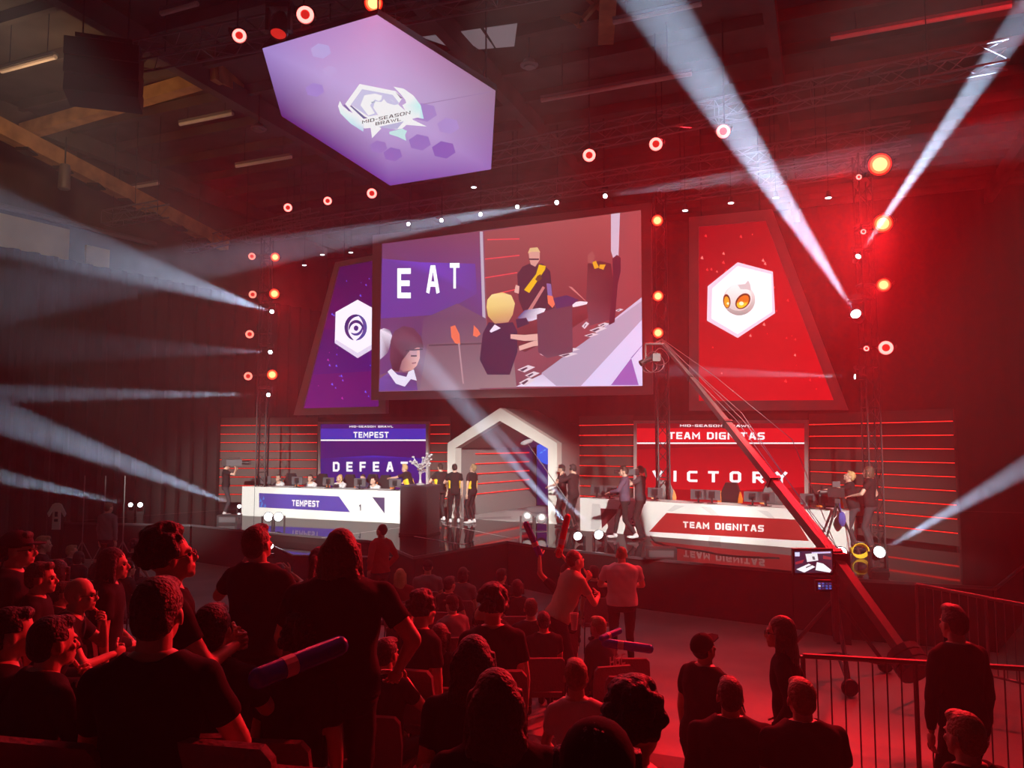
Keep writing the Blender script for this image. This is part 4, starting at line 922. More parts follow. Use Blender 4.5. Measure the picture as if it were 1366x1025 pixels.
# small lamps on the long truss and down the drape line
pins = [(545, 299, 22.5, 'first'), (589, 294, 22.2, 'second'), (641, 286, 21.9, 'third'), (690, 276, 21.6, 'fourth')]
for (x, y, d, lb) in pins:
    p = at(x, y, d); t = thing('spotlight', 'small white spotlight above the centre screen, ' + lb + ' of four from the left', 'stage light', p, 0, 'small spotlights on the long truss')
    MB().lathe([(0, .2), (.06, .2), (.08, 0), (.075, -.02), (0, -.02)], n=12, R=(p - CAM).to_track_quat('Z', 'Y').to_matrix()).build('can', M_['black'], t, smooth=True)
    MB().ball((0, -.03, -.01), .05, 10, 8).build('lens', M_['white_lamp'], t, smooth=True)
    MB().tube((0, .1, .05), (0, .1, HZ - p.z), .012, n=4).build('hanging_pole', M_['steel'], t)
for k, (x, y, d) in enumerate(((406, 354, 25.5), (430, 340, 25.3), (468, 337, 25.1), (632, 250, 21.0), (914, 281, 19.5), (975, 271, 19.0), (1035, 264, 18.5), (1105, 264, 17.8))):
    p = at(x, y, d); t = thing('pendant_downlight', 'tiny pale downlight ' + ['first above the left side screen', 'second above the left side screen', 'third above the left side screen', 'right of the hexagon screen bottom', 'above the left corner of the red side screen', 'above the middle of the red side screen', 'above the right corner of the red side screen', 'right of the red side screen'][k], 'stage light', p, 0, 'tiny pendant downlights')
    MB().lathe([(0, .16), (.05, .16), (.07, .0), (.06, 0)], n=10).build('can', M_['black'], t, smooth=True)
    MB().lathe([(0, -.012), (.07, -.008), (.075, .0)], n=10).build('lens', M_['white_pin'], t)
    MB().tube((0, 0, .16), (0, 0, 1.0), .006, n=4).build('cable', M_['black'], t)
    MB().tube((0, 0, 1.0), (0, 0, HZ - p.z), .008, n=4).build('hanging_pole', M_['steel'], t)

# ------------------------------------------------------------------ trusses
def truss(label, a, b, size=.36, cat='truss', hang=True, m='alu_dull'):
    a = Vector(a); b = Vector(b); d = (b - a); L = d.length; d.normalize()
    up = Z if abs(d.z) < .9 else Vector((1, 0, 0)); s = d.cross(up).normalized(); u = s.cross(d).normalized()
    mid = (a + b) / 2; t = thing('truss', label, cat, a if abs(d.z) > .9 else mid, 0)
    cs = [s * (size / 2 * i) + u * (size / 2 * j) for i, j in ((-1, -1), (1, -1), (1, 1), (-1, 1))]
    for c_ in cs: MB().tube(a + c_, b + c_, .024, n=6).build('chord', M_[m], t, world=True)
    n = max(2, int(L / (size * 1.15))); mb = MB()
    for k in range(n):
        p, q = a + d * (L * k / n), a + d * (L * (k + 1) / n)
        for j in range(4):
            c0, c1 = cs[j], cs[(j + 1) % 4]
            mb.tube(p + (c0 if k % 2 else c1), q + (c1 if k % 2 else c0), .011, n=4, cap=False)
            if k % 4 == 0: mb.tube(p + c0, p + c1, .011, n=4, cap=False)
    o = mb.build('lacing', M_[m], t, world=True); o['kind'] = 'stuff'
    if hang:
        for f in (.1, .5, .9):
            p = a + d * L * f; MB().tube(p, Vector((p.x, p.y, HZ)), .012, n=4).build('hoist_cable', M_['steel'], t, world=True)
    return t
truss('upper aluminium box truss crossing above three red ring lights at right', onz(560, 228, 10.75), onz(1345, 72, 10.75), .42)
truss('long aluminium box truss running above the centre screen to the upper right', onz(330, 316, 10.55), onz(1215, 178, 10.55), .42)
truss('dark box truss crossing the top left behind the hexagon screen corner', onz(170, 78, 11.15), onz(770, -35, 11.15), .42)
truss('short pale box truss stub at far left below the long rafter', onz(143, 292, 9.9), onz(218, 279, 9.9), .38)
truss('second box truss behind the long one at upper right', onz(880, 262, 10.3), onz(1200, 212, 10.3), .36)
truss('short truss bridging from the left tower to the long truss', onz(250, 330, 10.2), onz(420, 288, 10.2), .36)
def tower(label, px, d, ztop, z0):
    p = at(px, 591, d); return truss(label, (p.x, p.y, z0), (p.x, p.y, ztop), .3, hang=False, m='steel')
tower('dark upright truss tower carrying the left column of lights', 350, 25.25, 10.2, 0 + ZS)
tower('dark upright truss tower carrying the right column of lights', 1163, 17.75, 10.2, 0)
tower('dark upright pole beside the right edge of the centre screen', 884, 20.95, 10.3, 0 + ZS)
# loudspeaker cluster in the dark at top left
t = thing('speaker_cluster', 'black hanging loudspeaker cluster in the shade under the roof at top left', 'loudspeaker', at(140, 75, 14.5), .3)
for k in range(3): MB().box((0, .05 * k, -.36 * k), (1.3, .6, .34), Matrix.Rotation(-.08 * k, 3, 'X')).build('cabinet', M_['black'], t)
MB().box((0, 0, .3), (1.0, .3, .08)).build('flying_bar', M_['steel'], t)
for s in (-.4, .4): MB().tube((s, 0, .3), (s, 0, HZ - t.location.z), .015, n=4).build('chain', M_['steel'], t)
for (x, y, d, lb) in ((372, 40, 12.4, 'dark box lamp overlapping the upper left corner of the hexagon screen'), (152, 395, 22.0, 'x'),)[:1]:
    p = at(x, y, d); mover(p, Vector((0, -.3, -1)).normalized(), .13, lb, M_['lens_dark'], 1)
# silver window grid glimpsed above the roof edge
t = thing('roof_skylight', 'pale lit arched skylight strip with dark ribs right of the hexagon screen top', 'skylight', at(620, 45, 22), -TH)
M_['sky_panel'] = mat('milky_skylight', (.6, .58, .6), .5, emit=(.8, .75, .85), estr=.12)
A_ = [onz(563, 50, 12.3), onz(600, 38, 12.3), onz(690, 32, 12.3), onz(686, 62, 12.3), onz(615, 68, 12.3)]
for i, (p0_, p1_) in enumerate(((0, .3), (.34, .62), (.66, 1.0))):
    a0 = A_[0].lerp(A_[2], p0_); a1 = A_[0].lerp(A_[2], p1_); b0 = A_[4].lerp(A_[3], p0_); b1 = A_[4].lerp(A_[3], p1_)
    MB().prism([a0, a1, b1, b0], (0, 0, .02)).build('pane', M_['sky_panel'], t, world=True)

# ------------------------------------------------------------------ camera crane
M_['boom'] = mat('crane_boom', (.10, .085, .085), .4, metal=.3)
piv = at(1111, 742, 10.4); tip = at(882, 455, 16.2); rear = at(1205, 872, 9.2)
cr = thing('camera_crane', 'long camera crane with a tapered boom reaching up to the centre screen corner', 'camera crane', onz(1118, 905, 0.0), 0)
def boom(name, a, b, w0, w1, m):
    a = Vector(a); b = Vector(b); q = (b - a).to_track_quat('Z', 'Y'); vs = []
    for p, w_ in ((a, w0), (b, w1)): vs += [p + q @ Vector((w_ * math.cos(t_), w_ * math.sin(t_), 0)) for t_ in np.linspace(PI / 4, 2 * PI + PI / 4, 5)[:-1]]
    return MB().add(vs, [(0, 1, 2, 3)[::-1], (4, 5, 6, 7), (0, 1, 5, 4), (1, 2, 6, 5), (2, 3, 7, 6), (3, 0, 4, 7)]).build(name, m, cr, world=True)
bd = (tip - piv).normalized(); side = bd.cross(Z).normalized(); up = side.cross(bd)
for k in range(4):
    a = piv.lerp(tip, k / 4); b = piv.lerp(tip, (k + 1) / 4); w0 = .10 - .014 * k; w1 = .10 - .014 * (k + 1)
    boom('boom_section', a, b, w0, w1 + .006, M_['boom'])
    MB().box(a, (.06, .21 - .03 * k, .21 - .03 * k), bd.to_track_quat('X', 'Z').to_matrix()).build('clamp', M_['black'], cr, world=True)
boom('rear_boom', piv, rear, .09, .08, M_['boom'])
for s, off in ((.06, .20), (-.06, .20), (0, .34)):
    MB().path([piv + side * s + up * .1, piv.lerp(tip, .45) + side * s + up * (off + .08), tip + side * s], .007, 4).build('cable', M_['alu'], cr, world=True)
MB().path([piv + up * .15, piv.lerp(tip, .25) + up * .75 + side * .1, piv.lerp(tip, .62) + up * .5, tip + up * .05], .006, 4).build('cable', M_['alu'], cr, world=True)
for k in range(3): MB().lathe([(0, -.04), (.2, -.04), (.2, .04), (0, .04)], c=rear + (rear - piv).normalized() * (.02 + .1 * k), R=(rear - piv).to_track_quat('Z', 'Y').to_matrix(), n=16).build('counterweight', M_['steel'], cr, world=True)
hp_ = at(874, 478, 16.0)
MB().tube(tip, hp_ + Z * .3, .03).tube(hp_ + Z * .3 - RT * .2, hp_ + Z * .3 + RT * .2, .025).tube(hp_ + Z * .3 - RT * .2, hp_ - RT * .2, .02).build('remote_head', M_['alu_dull'], cr, world=True)
MB().box(hp_, (.16, .34, .16)).tube(hp_ + Vector((-.1, 0, 0)), hp_ + Vector((-.32, -.05, -.12)), .05, .065, 12).build('camera', M_['black'], cr, world=True)
mb = MB()
for (cx_, cz_, rr) in ((-.02, -.08, .2), (.12, .03, .16), (-.12, -.14, .15)):
    pts = [hp_ + Vector((cx_ + rr * math.cos(a), .12 * math.sin(2 * a), cz_ + rr * math.sin(a) * 1.1)) for a in np.linspace(0, 2 * PI, 18)]; mb.path(pts, .008, 4)
mb.build('cable_loop', M_['alu'], cr, world=True)
# crane tripod
base = Vector((cr.location.x, cr.location.y, 0))
MB().tube((base.x, base.y, .55), piv - Z * .12, .055, .05, 10).build('column', M_['steel'], cr, world=True)
MB().box(piv - Z * .05, (.3, .3, .2)).build('pan_head', M_['black'], cr, world=True)
for a in (.3, .3 + 2 * PI / 3, .3 + 4 * PI / 3):
    e = base + Vector((math.cos(a) * .85, math.sin(a) * .85, .12))
    MB().tube((base.x, base.y, 1.15), e, .03).build('leg', M_['steel'], cr, world=True)
    MB().tube((base.x, base.y, .35), e, .025).build('spreader', M_['steel'], cr, world=True)
    MB().lathe([(.0, -.03), (.11, -.03), (.12, 0), (.11, .03), (0, .03)], c=(e.x, e.y, .12), R=Matrix.Rotation(PI / 2, 3, 'X'), n=14).build('wheel', M_['black'], cr, world=True)
# crane operator's monitors on an arm
ma = at(1085, 750, 9.8)
om = thing('field_monitor', 'lit monitor on the crane stand showing a close-up, facing the audience', 'monitor', (ma.x, ma.y, ma.z), 0, 'crane monitors')
MB().box((0, .03, 0), (.51, .05, .33)).build('housing', M_['black'], om); MB().box((0, .1, -.05), (.1, .1, .1)).tube((0, .12, -.05), (.42, .4, -.1), .02).build('arm', M_['steel'], om)
pic = [([(-.235, 0, -.135), (.235, 0, -.135), (.235, 0, .135), (-.235, 0, .135)], [cc(40, 40, 60), cc(60, 20, 30), cc(70, 50, 70), cc(30, 30, 60)])]
for pts, c_ in (([(-.23, .12), (-.17, .12), (-.17, .07), (-.23, .07)], (200, 210, 240)), ([(-.02, .12), (.22, .13), (.22, .11), (-.02, .10)], (200, 190, 230)), ([(-.1, .1), (.05, .11), (.06, .02), (-.08, .0)], (226, 226, 230)), ([(-.22, -.09), (-.06, -.02), (.02, -.06), (-.12, -.13)], (236, 236, 240)), ([(.04, .0), (.12, -.02), (.22, -.1), (.2, -.13), (.02, -.1)], (240, 240, 244)), ([(.12, .08), (.22, .06), (.22, .03), (.12, .04)], (150, 50, 60)), ([(-.23, .0), (-.12, .03), (-.14, -.01), (-.23, -.03)], (140, 40, 50)), ([(-.02, .07), (.01, .07), (.02, .03), (-.01, .03)], (90, 90, 100)), ([(-.1, -.06), (.0, -.02), (.0, -.03), (-.1, -.075)], (40, 40, 50))):
    pic.append(([(x, 0, z) for x, z in pts], cc(*c_)))
pic = [([(x, -.0015 * (k + 1) , z) for x, y, z in pts], c_) for k, (pts, c_) in enumerate(pic)]
decal3('picture', om, [([(x, y, z) for x, y, z in p], c_) for p, c_ in pic], PICT)
mb_ = at(1099, 782, 9.8)
o2 = thing('field_monitor', 'small second monitor with a dark multi-window picture below the lit one', 'monitor', mb_, 0, 'crane monitors')
MB().box((0, .03, 0), (.2, .05, .14)).build('housing', M_['black'], o2); MB().tube((0, .06, 0), (.3, .3, -.05), .018).build('arm', M_['steel'], o2)
pic = [([(-.08, -.001, -.05), (.08, -.001, -.05), (.08, -.001, .05), (-.08, -.001, .05)], cc(14, 16, 30))]
for k in range(12):
    x = -.07 + .045 * (k % 4); z = -.04 + .03 * (k // 4); pic.append(([(x, -.0025, z), (x + .03, -.0025, z), (x + .03, -.0025, z + .018), (x, -.0025, z + .022)], cc(*random.choice([(150, 160, 200), (60, 80, 160), (200, 200, 220), (30, 40, 90)]))))
decal3('picture', o2, pic, PICT)

# ------------------------------------------------------------------ road cases, cable
for (p, sx, sy, sz, rz, lb) in ((g(884, 747), .62, .35, .22, -.1, 'low black case on the stage edge under the red banner'), (g(302, 700), .6, .4, .26, 0, 'low black case on the stage edge left of the white desk'), (g(1100, 765), .5, .35, .3, -.2, 'black box behind the crane monitor at the stage edge')):
    t = thing('floor_box', lb, 'case', (p.x, p.y + sy * .6, ZS), rz)
    MB().box((0, 0, sz / 2), (sx, sy, sz)).build('body', M_['black'], t); MB().box((0, -sy / 2 - .005, sz * .5), (sx * .8, .01, sz * .6)).build('grille', M_['grey_plastic'], t)
    MB().box((sx / 2 + .01, 0, sz * .6), (.02, .12, .03)).build('handle', M_['steel'], t)
pts = [g(x, y) + Z * .012 for x, y in ((868, 702), (868, 716), (874, 724), (890, 729), (912, 732), (940, 736), (958, 740), (985, 743), (1040, 745))]
tag(MB().path(pts, .012, 5).build('cable', M_['black']), 'thin black cable looping over the glossy deck before the red-banner desk', 'cable')
# ------------------------------------------------------------------ railings in front at the right
def railing(label, a, b, h, drop, n):
    a = Vector(a); b = Vector(b); t = thing('railing', label, 'railing', Vector(((a.x + b.x) / 2, (a.y + b.y) / 2, min(a.z, b.z) - drop)), 0)
    MB().tube(a, b, .024).build('top_rail', M_['alu_dull'], t, world=True); MB().tube(a - Z * (drop - .12), b - Z * (drop - .12), .018).build('bottom_rail', M_['alu_dull'], t, world=True)
    for k in range(n + 1):
        p = a.lerp(b, k / n); post = k % 8 == 0
        MB().tube(p, p - Z * (drop if post else drop - .12), .022 if post else .007, n=6).build('post' if post else 'bar', M_['alu_dull'], t, world=True)
a_ = at(1071, 875, 6.9); b_2 = at(1380, 893, 6.5)
railing('grey crowd railing crossing the lower right before the crane stand', a_, b_2, 1.1, a_.z - .12, 16)
a_ = at(1222, 780, 10.6); b_2 = at(1390, 812, 9.8)
railing('dim grey railing at far right behind the first railing', a_, b_2, 1.1, 1.1, 14)
# ------------------------------------------------------------------ people
def remesh(mb_list_mesh, voxel, smooth=3, name='body'):
    o = bpy.data.objects.new('tmp', mb_list_mesh); COL.objects.link(o)
    m = o.modifiers.new('r', 'REMESH'); m.mode = 'VOXEL'; m.voxel_size = voxel
    if smooth: s = o.modifiers.new('s', 'SMOOTH'); s.iterations = smooth; s.factor = .5
    dg = bpy.context.evaluated_depsgraph_get(); me = bpy.data.meshes.new_from_object(o.evaluated_get(dg))
    bpy.data.objects.remove(o); return me
def raw(mb):
    me = bpy.data.meshes.new('raw'); me.from_pydata(mb.v, [], mb.f); return me
def arrs(me):
    co = np.empty(len(me.vertices) * 3); me.vertices.foreach_get('co', co)
    return co.reshape(-1, 3), [tuple(p.vertices) for p in me.polygons]
# head template (origin between the ears, +y forward)
def build_head(vox):
    h = MB()
    h.ball((0, -.012, .030), (.077, .097, .097), 20, 14); h.ball((0, .028, -.035), (.060, .066, .075), 16, 12)
    h.ball((0, .070, -.088), (.028, .026, .024), 10, 8); h.ball((0, .080, .022), (.050, .018, .012), 12, 8)
    h.tube((0, .086, .010), (0, .112, -.028), .008, .013, 8); h.ball((0, .108, -.030), (.017, .013, .011), 10, 8)
    for s in (-1, 1):
        h.ball((s * .042, .066, -.020), (.020, .016, .018), 10, 8)
        h.ball((s * .079, -.006, -.008), (.009, .020, .031), 10, 8, Matrix.Rotation(s * .35, 3, 'Z'))
    h.ball((0, .092, -.058), (.024, .010, .006), 10, 6); h.ball((0, .090, -.068), (.021, .010, .006), 10, 6)
    h.tube((0, -.018, -.05), (0, -.040, -.19), .056, .062, 14)
    me = remesh(raw(h), vox, 2); co, f = arrs(me)
    for s in (-1, 1):            # eye sockets and temples
        d = np.linalg.norm((co - np.array([s * .031, .088, -.001])) / np.array([.022, .03, .013]), axis=1); co[:, 1] -= .012 * np.clip(1 - d, 0, 1)
    return co, f
HEAD_F = build_head(.0075); HEAD_C = build_head(.012)
# hand template: wrist at origin, fingers along +z (down the arm), palm faces +y, thumb at +x
def build_hand(curl):
    h = MB(); h.ball((0, 0, .05), (.040, .017, .055), 10, 6)
    for k, (x, L, dx) in enumerate(((.030, .070, .10), (.010, .078, .03), (-.010, .072, -.03), (-.028, .058, -.12))):
        p = Vector((x, 0, .088)); a = 0.0
        for j, fr in enumerate((.45, .32, .23)):
            a += curl; q = p + Vector((dx * L * fr, math.sin(a) * L * fr, math.cos(a) * L * fr)); h.tube(p, q, .0095 - .001 * j, .0085 - .001 * j, 6); h.ball(q, .0083 - .001 * j, 6, 4); p = q
    p = Vector((.030, .004, .030)); a = .7
    for j, L in enumerate((.036, .030, .022)):
        q = p + Vector((math.sin(a) * L, .4 * L * (1 + curl), math.cos(a) * L)); h.tube(p, q, .012 - .001 * j, .0105 - .001 * j, 6); h.ball(q, .0105 - .001 * j, 6, 4); p = q; a -= .25
    return h
HANDS = {k: (lambda m: (np.array(m.v), m.f))(build_hand(c)) for k, c in (('relaxed', .28), ('grip', .95), ('flat', .06))}

SKIN = {'fair': mat('skin_fair', (.58, .36, .27), .5), 'tan': mat('skin_tan', (.42, .25, .18), .5)}
M_['eye'] = mat('eye_dark', (.03, .02, .02), .15); M_['specs'] = mat('spectacles', (.02, .02, .02), .3)
M_['phone'] = mat('phone_black', (.02, .02, .025), .15)
HAIRM = {k: mat('hair_' + k, c, .55, bump=.9, bscale=60) for k, c in (('black', (.012, .010, .010)), ('dark', (.03, .018, .012)), ('brown', (.09, .05, .03)), ('blond', (.50, .34, .14)), ('fair', (.30, .20, .10)), ('grey', (.25, .24, .23)))}
CL = {k: mat('cloth_' + k, c, .92, bump=.25, bscale=14, spec=.2) for k, c in (('black', (.016, .015, .017)), ('charcoal', (.045, .043, .05)), ('navy', (.03, .03, .07)), ('grey', (.20, .20, .21)), ('white', (.62, .62, .64)), ('red', (.45, .02, .02)), ('darkred', (.22, .02, .025)), ('denim', (.05, .07, .13)), ('beige', (.45, .40, .30)), ('yellow', (.75, .50, .03)), ('blue', (.06, .08, .35)), ('plum', (.10, .07, .11)))}

# hair templates in head space
def hairmesh(kind):
    h = MB()
    cap = dict(c=(0, -.019, .040), r=(.0825, .099, .096))
    if kind == 'buzz': cap['r'] = (.0785, .0975, .0995); cap['c'] = (0, -.014, .032)
    h.ball(cap['c'], cap['r'], 20, 14)
    if kind == 'short': h.ball((0, -.055, -.005), (.074, .062, .07), 14, 10); h.ball((0, .045, .098), (.06, .045, .03), 12, 8)
    if kind == 'quiff': h.ball((0, -.055, -.005), (.070, .060, .06), 14, 10); h.ball((.01, .055, .112), (.055, .045, .034), 12, 8); h.ball((0, .0, .115), (.065, .07, .035), 12, 8)
    if kind == 'curly':
        random.seed(5)
        for k in range(70):
            a = random.uniform(0, 2 * PI); e = random.uniform(-.35, PI / 2); v = Vector((math.cos(a) * math.cos(e), math.sin(a) * math.cos(e), math.sin(e)))
            if v.y > .55 and v.z < .45: continue
            h.ball((v.x * .095, -.025 + v.y * .108, .045 + v.z * .11), random.uniform(.022, .034), 8, 6)
    if kind in ('long', 'longwide'):
        w_ = 1.0 if kind == 'long' else 1.25
        h.ball((0, -.055, -.02), (.088 * w_, .07, .12), 16, 10)
        h.ball((0, -.080, -.17), (.098 * w_, .055, .16), 16, 10); h.ball((0, -.085, -.31), (.090 * w_, .045, .12), 14, 10)
        for s in (-1, 1): h.tube((s * .075, .0, .05), (s * .088 * w_, .0, -.20), .028, .022, 10); h.tube((s * .06, -.07, -.2), (s * .07, -.08, -.44), .035, .018, 8)
    if kind == 'bob': h.ball((0, -.045, -.02), (.092, .078, .11), 16, 10); [h.tube((s * .078, .015, .06), (s * .086, .02, -.10), .026, .02, 8) for s in (-1, 1)]
    if kind == 'ponytail': h.ball((0, -.05, .0), (.078, .062, .07), 14, 10); h.ball((0, -.125, .055), .03, 8, 6); h.tube((0, -.13, .05), (0, -.16, -.10), .030, .028, 8); h.tube((0, -.16, -.10), (0, -.14, -.22), .028, .012, 8)
    if kind == 'bun': h.ball((0, -.05, .0), (.078, .062, .07), 14, 10); h.ball((0, -.085, .125), .045, 10, 8)
    me = remesh(raw(h), .0095 if kind != 'curly' else .010, 1); co, f = arrs(me)
    # keep the face, ears and neck clear
    keep = np.ones(len(co), bool)
    keep &= ~((co[:, 1] > .035) & (co[:, 2] < .062)) if kind not in ('long', 'longwide', 'bob') else ~((co[:, 1] > .052) & (co[:, 2] < .055) & (abs(co[:, 0]) < .07))
    if kind in ('buzz', 'short', 'quiff'): keep &= ~((co[:, 2] < .02) & (co[:, 1] > -.035)); keep &= ~(co[:, 2] < -.078)
    rng = np.random.default_rng(4); strand = np.sin(co[:, 0] * 260 + 1.5 * np.sin(co[:, 2] * 30)) * .0016
    if kind != 'buzz': co[:, 0] += strand; co[:, 1] += strand * .6
    idx = -np.ones(len(co), int); idx[keep] = np.arange(keep.sum())
    f = [tuple(idx[i] for i in q) for q in f if all(keep[i] for i in q)]
    me2 = bpy.data.meshes.new('hair'); me2.from_pydata(co[keep].tolist(), [], f); me2.polygons.foreach_set('use_smooth', [True] * len(me2.polygons))
    return me2
HAIR0 = {}
def hair(kind, col):
    k = (kind, col)
    if k not in HAIR0:
        if kind not in HAIR0: HAIR0[kind] = hairmesh(kind)
        me = HAIR0[kind].copy(); me.materials.append(HAIRM[col]); HAIR0[k] = me
    return HAIR0[k]
EYE = MB().ball((0, 0, 0), .0115, 8, 6).mesh('eye', M_['eye'], smooth=True)
b_ = MB()
for s in (-1, 1):
    pts = [Vector((s * .033 + .021 * math.cos(a), .104, .002 + .017 * math.sin(a))) for a in np.linspace(0, 2 * PI, 11)]; b_.path(pts, .0022, 4); b_.tube((s * .054, .104, .006), (s * .080, .0, .004), .002, n=4)
b_.tube((-.012, .105, .005), (.012, .105, .005), .0022, n=4); GLASSES = b_.mesh('glasses', M_['specs'])
b_ = MB(); b_.ball((0, -.014, .045), (.087, .104, .092), 18, 10); co = np.array(b_.v); co[:, 2] = np.maximum(co[:, 2], .03)
b_.v = [tuple(c_) for c_ in co]; CAPM = {}
def capmesh(col, brim=True):
    if (col, brim) not in CAPM:
        m = MB(); m.v = list(b_cap.v); m.f = list(b_cap.f); m.m = list(b_cap.m)
        if brim: m.prism([(-.07, .06, .045), (-.06, .13, .04), (-.03, .165, .037), (.03, .165, .037), (.06, .13, .04), (.07, .06, .045)], (0, 0, .007)); m.ball((0, -.01, .137), .008, 6, 4)
        CAPM[(col, brim)] = m.mesh('cap', CL[col], smooth=True)
    return CAPM[(col, brim)]
b_cap = b_
HP_ = MB(); HP_.path([Vector((.088 * math.cos(a), -.01, .03 + .105 * math.sin(a))) for a in np.linspace(0, PI, 13)], .010, 6)
for s in (-1, 1): HP_.lathe([(0, -.016), (.036, -.012), (.038, .012), (0, .018)], c=(s * .088, -.005, 0), R=Matrix.Rotation(PI / 2, 3, 'Y'), n=12)
HEADPH = HP_.mesh('headphones', M_['black'], smooth=True)

def ik(S, W, L1, L2, hint):
    S = Vector(S); W = Vector(W); d = W - S; D = min(d.length, L1 + L2 - .004); d.normalize(); W = S + d * D
    a = (L1 * L1 - L2 * L2 + D * D) / (2 * D); hgt = math.sqrt(max(0, L1 * L1 - a * a)); h = Vector(hint); h = (h - d * h.dot(d))
    h = h.normalized() if h.length > 1e-4 else Vector((0, 0, -1))
    return S + d * a + h * hgt, W
ARM = {'down': ((.23, .02, -.56), (1, -.6, 0), 'relaxed'), 'phone': ((.06, .30, -.22), (1, -.2, -1), 'grip'), 'lap': ((.11, .27, -.42), (1, -.6, -.4), 'relaxed'), 'clap': ((.03, .32, -.10), (1, -.2, -1), 'flat'), 'up': ((.22, .06, .50), (1, .3, 0), 'grip'),
       'front': ((.16, .34, -.28), (1, -.5, -.6), 'relaxed'), 'desk': ((.14, .40, -.34), (1, -.2, -.6), 'relaxed'), 'crossed': ((-.10, .22, -.22), (1, .1, -.8), 'relaxed'), 'chin': ((.04, .22, -.02), (1, -.1, -1), 'grip'), 'reach': ((.10, .52, -.10), (1, 0, -1), 'relaxed'), 'shoulder': ((.18, .16, .06), (1, .2, -.8), 'grip'), 'pocket': ((.20, .06, -.44), (1, -1, 0), 'relaxed')}
MESHN = [0]
def person(label, pos, face=0.0, scale=1.0, pose='stand', arms=('down', 'down'), lean=0.0, hyaw=0.0, hpitch=0.0, hroll=0.0, hairs=('short', 'dark'), shirt='black', sleeve='short', pants='black', shoes='black', skin='fair', glasses=False, cap=None, phones=False,
           build=1.0, vox=.018, group=None, seat=.46, side=None, fine=False, trim=None, backpos=None):
    """pos: ground point under the person; face: turn about z (0 looks along +y, away from the camera)"""
    M = MB(); J = []            # J: label, a, b, r
    def cap_(lab, a, b, r0, r1, n=10):
        M.tube(a, b, r0, r1, n); M.ball(a, r0, n, 6); M.ball(b, r1, n, 6); J.append((lab, Vector(a), Vector(b), (r0 + r1) / 2))
    pz = .92 if pose != 'sit' else seat + .09
    bw = build
    P0 = Vector((0, 0, pz)); RL = Matrix.Rotation(-lean, 3, 'X')
    def T(x, y, z): return P0 + RL @ Vector((x, y, z))    # z measured up from the pelvis
    rings = [(-.09, .12, .09, -.01), (-.03, .165, .112, -.01), (.06, .162, .108, 0), (.17, .145 + .02 * (bw - 1), .100, .008), (.31, .160, .110, .004), (.43, .175, .112, -.004), (.50, .182, .098, -.01), (.545, .135, .075, -.016), (.585, .062, .058, -.02)]
    n = 18; vs = []
    for (z, rx, ry, oy) in rings:
        for i in range(n):
            t = 2 * PI * i / n; c_, s_ = math.cos(t), math.sin(t); e = .82
            vs.append(T(bw * rx * math.copysign(abs(c_) ** e, c_), (bw ** 1.4) * ry * math.copysign(abs(s_) ** e, s_) + oy, z))
    fs = [(j * n + i, j * n + (i + 1) % n, (j + 1) * n + (i + 1) % n, (j + 1) * n + i) for j in range(len(rings) - 1) for i in range(n)]
    M.add(vs, fs + [tuple(range(n))[::-1], tuple(range((len(rings) - 1) * n, len(rings) * n))])
    J.append(('torso', T(0, 0, .10), T(0, 0, .51), .14 * bw)); J.append(('hips', T(0, 0, -.04), T(0, 0, .03), .15 * bw))
    for s in (-1, 1): M.ball(T(s * .105 * bw, -.015, .515), (.075 * bw, .055, .036), 12, 8)
    hands = []
    for k, s in enumerate((-1, 1)):
        a = arms[k]; spec = ARM[a] if isinstance(a, str) else a
        (tx, ty, tz), hint, hk = spec
        S = T(s * .175 * bw, -.01, .485); W = Vector((S.x - s * .175 * bw + s * tx if True else 0, S.y + ty, S.z + tz)) if not (isinstance(a, tuple) and len(a) == 4) else Vector(a[0])
        E_, W = ik(S, W, .285, .255, (s * hint[0], hint[1], hint[2]))
        cap_('uparm', S, E_, .052 * bw ** .5, .041 * bw ** .5); cap_('forearm', E_, W, .041 * bw ** .5, .027)
        hands.append((s, E_, W, hk))
    for k, s in enumerate((-1, 1)):
        H = P0 + Vector((s * .088 * bw, 0, -.02))
        if pose == 'sit': A_ = Vector((s * .13, .40, .09)); K = ik(H, A_, .44, .42, (s * .1, .3, 1))[0]; A_ = Vector((s * .13, K.y - .02, .09)); K = H + Vector((s * .05, .43, -.03)); A_ = Vector((K.x, K.y + .0, .09))
        elif pose == 'walk': A_ = Vector((s * .09, s * .26, .10 if s > 0 else .13)); K = ik(H, A_, .43, .42, (0, 1, 0))[0]
        else: A_ = Vector((s * .12, -.01, .085)); K = ik(H, A_, .43, .42, (0, 1, 0))[0]
        if pose == 'walk': K, A_ = ik(H, A_, .43, .42, (0, 1, 0))
        cap_('thigh', H, K, .082 * bw ** .5, .056); cap_('calf', K, A_, .054, .036)
        M.ball((A_.x, A_.y - .02, A_.z - .03), (.04, .05, .045), 10, 6); M.ball((A_.x + s * .008, A_.y + .09, A_.z - .055), (.045, .125, .032), 12, 6); J.append(('foot', (A_ + Vector((0, -.02, -.045))), A_ + Vector((s * .01, .17, -.055)), .04))
    me = remesh(raw(M), vox, 4); co, faces = arrs(me); bpy.data.meshes.remove(me)
    # which bone each vertex belongs to
    D = np.empty((len(J), len(co))); Tt = np.empty_like(D)
    for i, (lab, a, b, r) in enumerate(J):
        a = np.array(a); b = np.array(b); ab = b - a; t = np.clip(((co - a) @ ab) / (ab @ ab), 0, 1); Tt[i] = t
        D[i] = np.linalg.norm(co - (a + t[:, None] * ab), axis=1) / r
    # vertex normals for cloth shells
    nrm = np.zeros_like(co); fq = np.array([f for f in faces if len(f) == 4])
    fn = np.cross(co[fq[:, 2]] - co[fq[:, 0]], co[fq[:, 3]] - co[fq[:, 1]])
    for j in range(4): np.add.at(nrm, fq[:, j], fn)
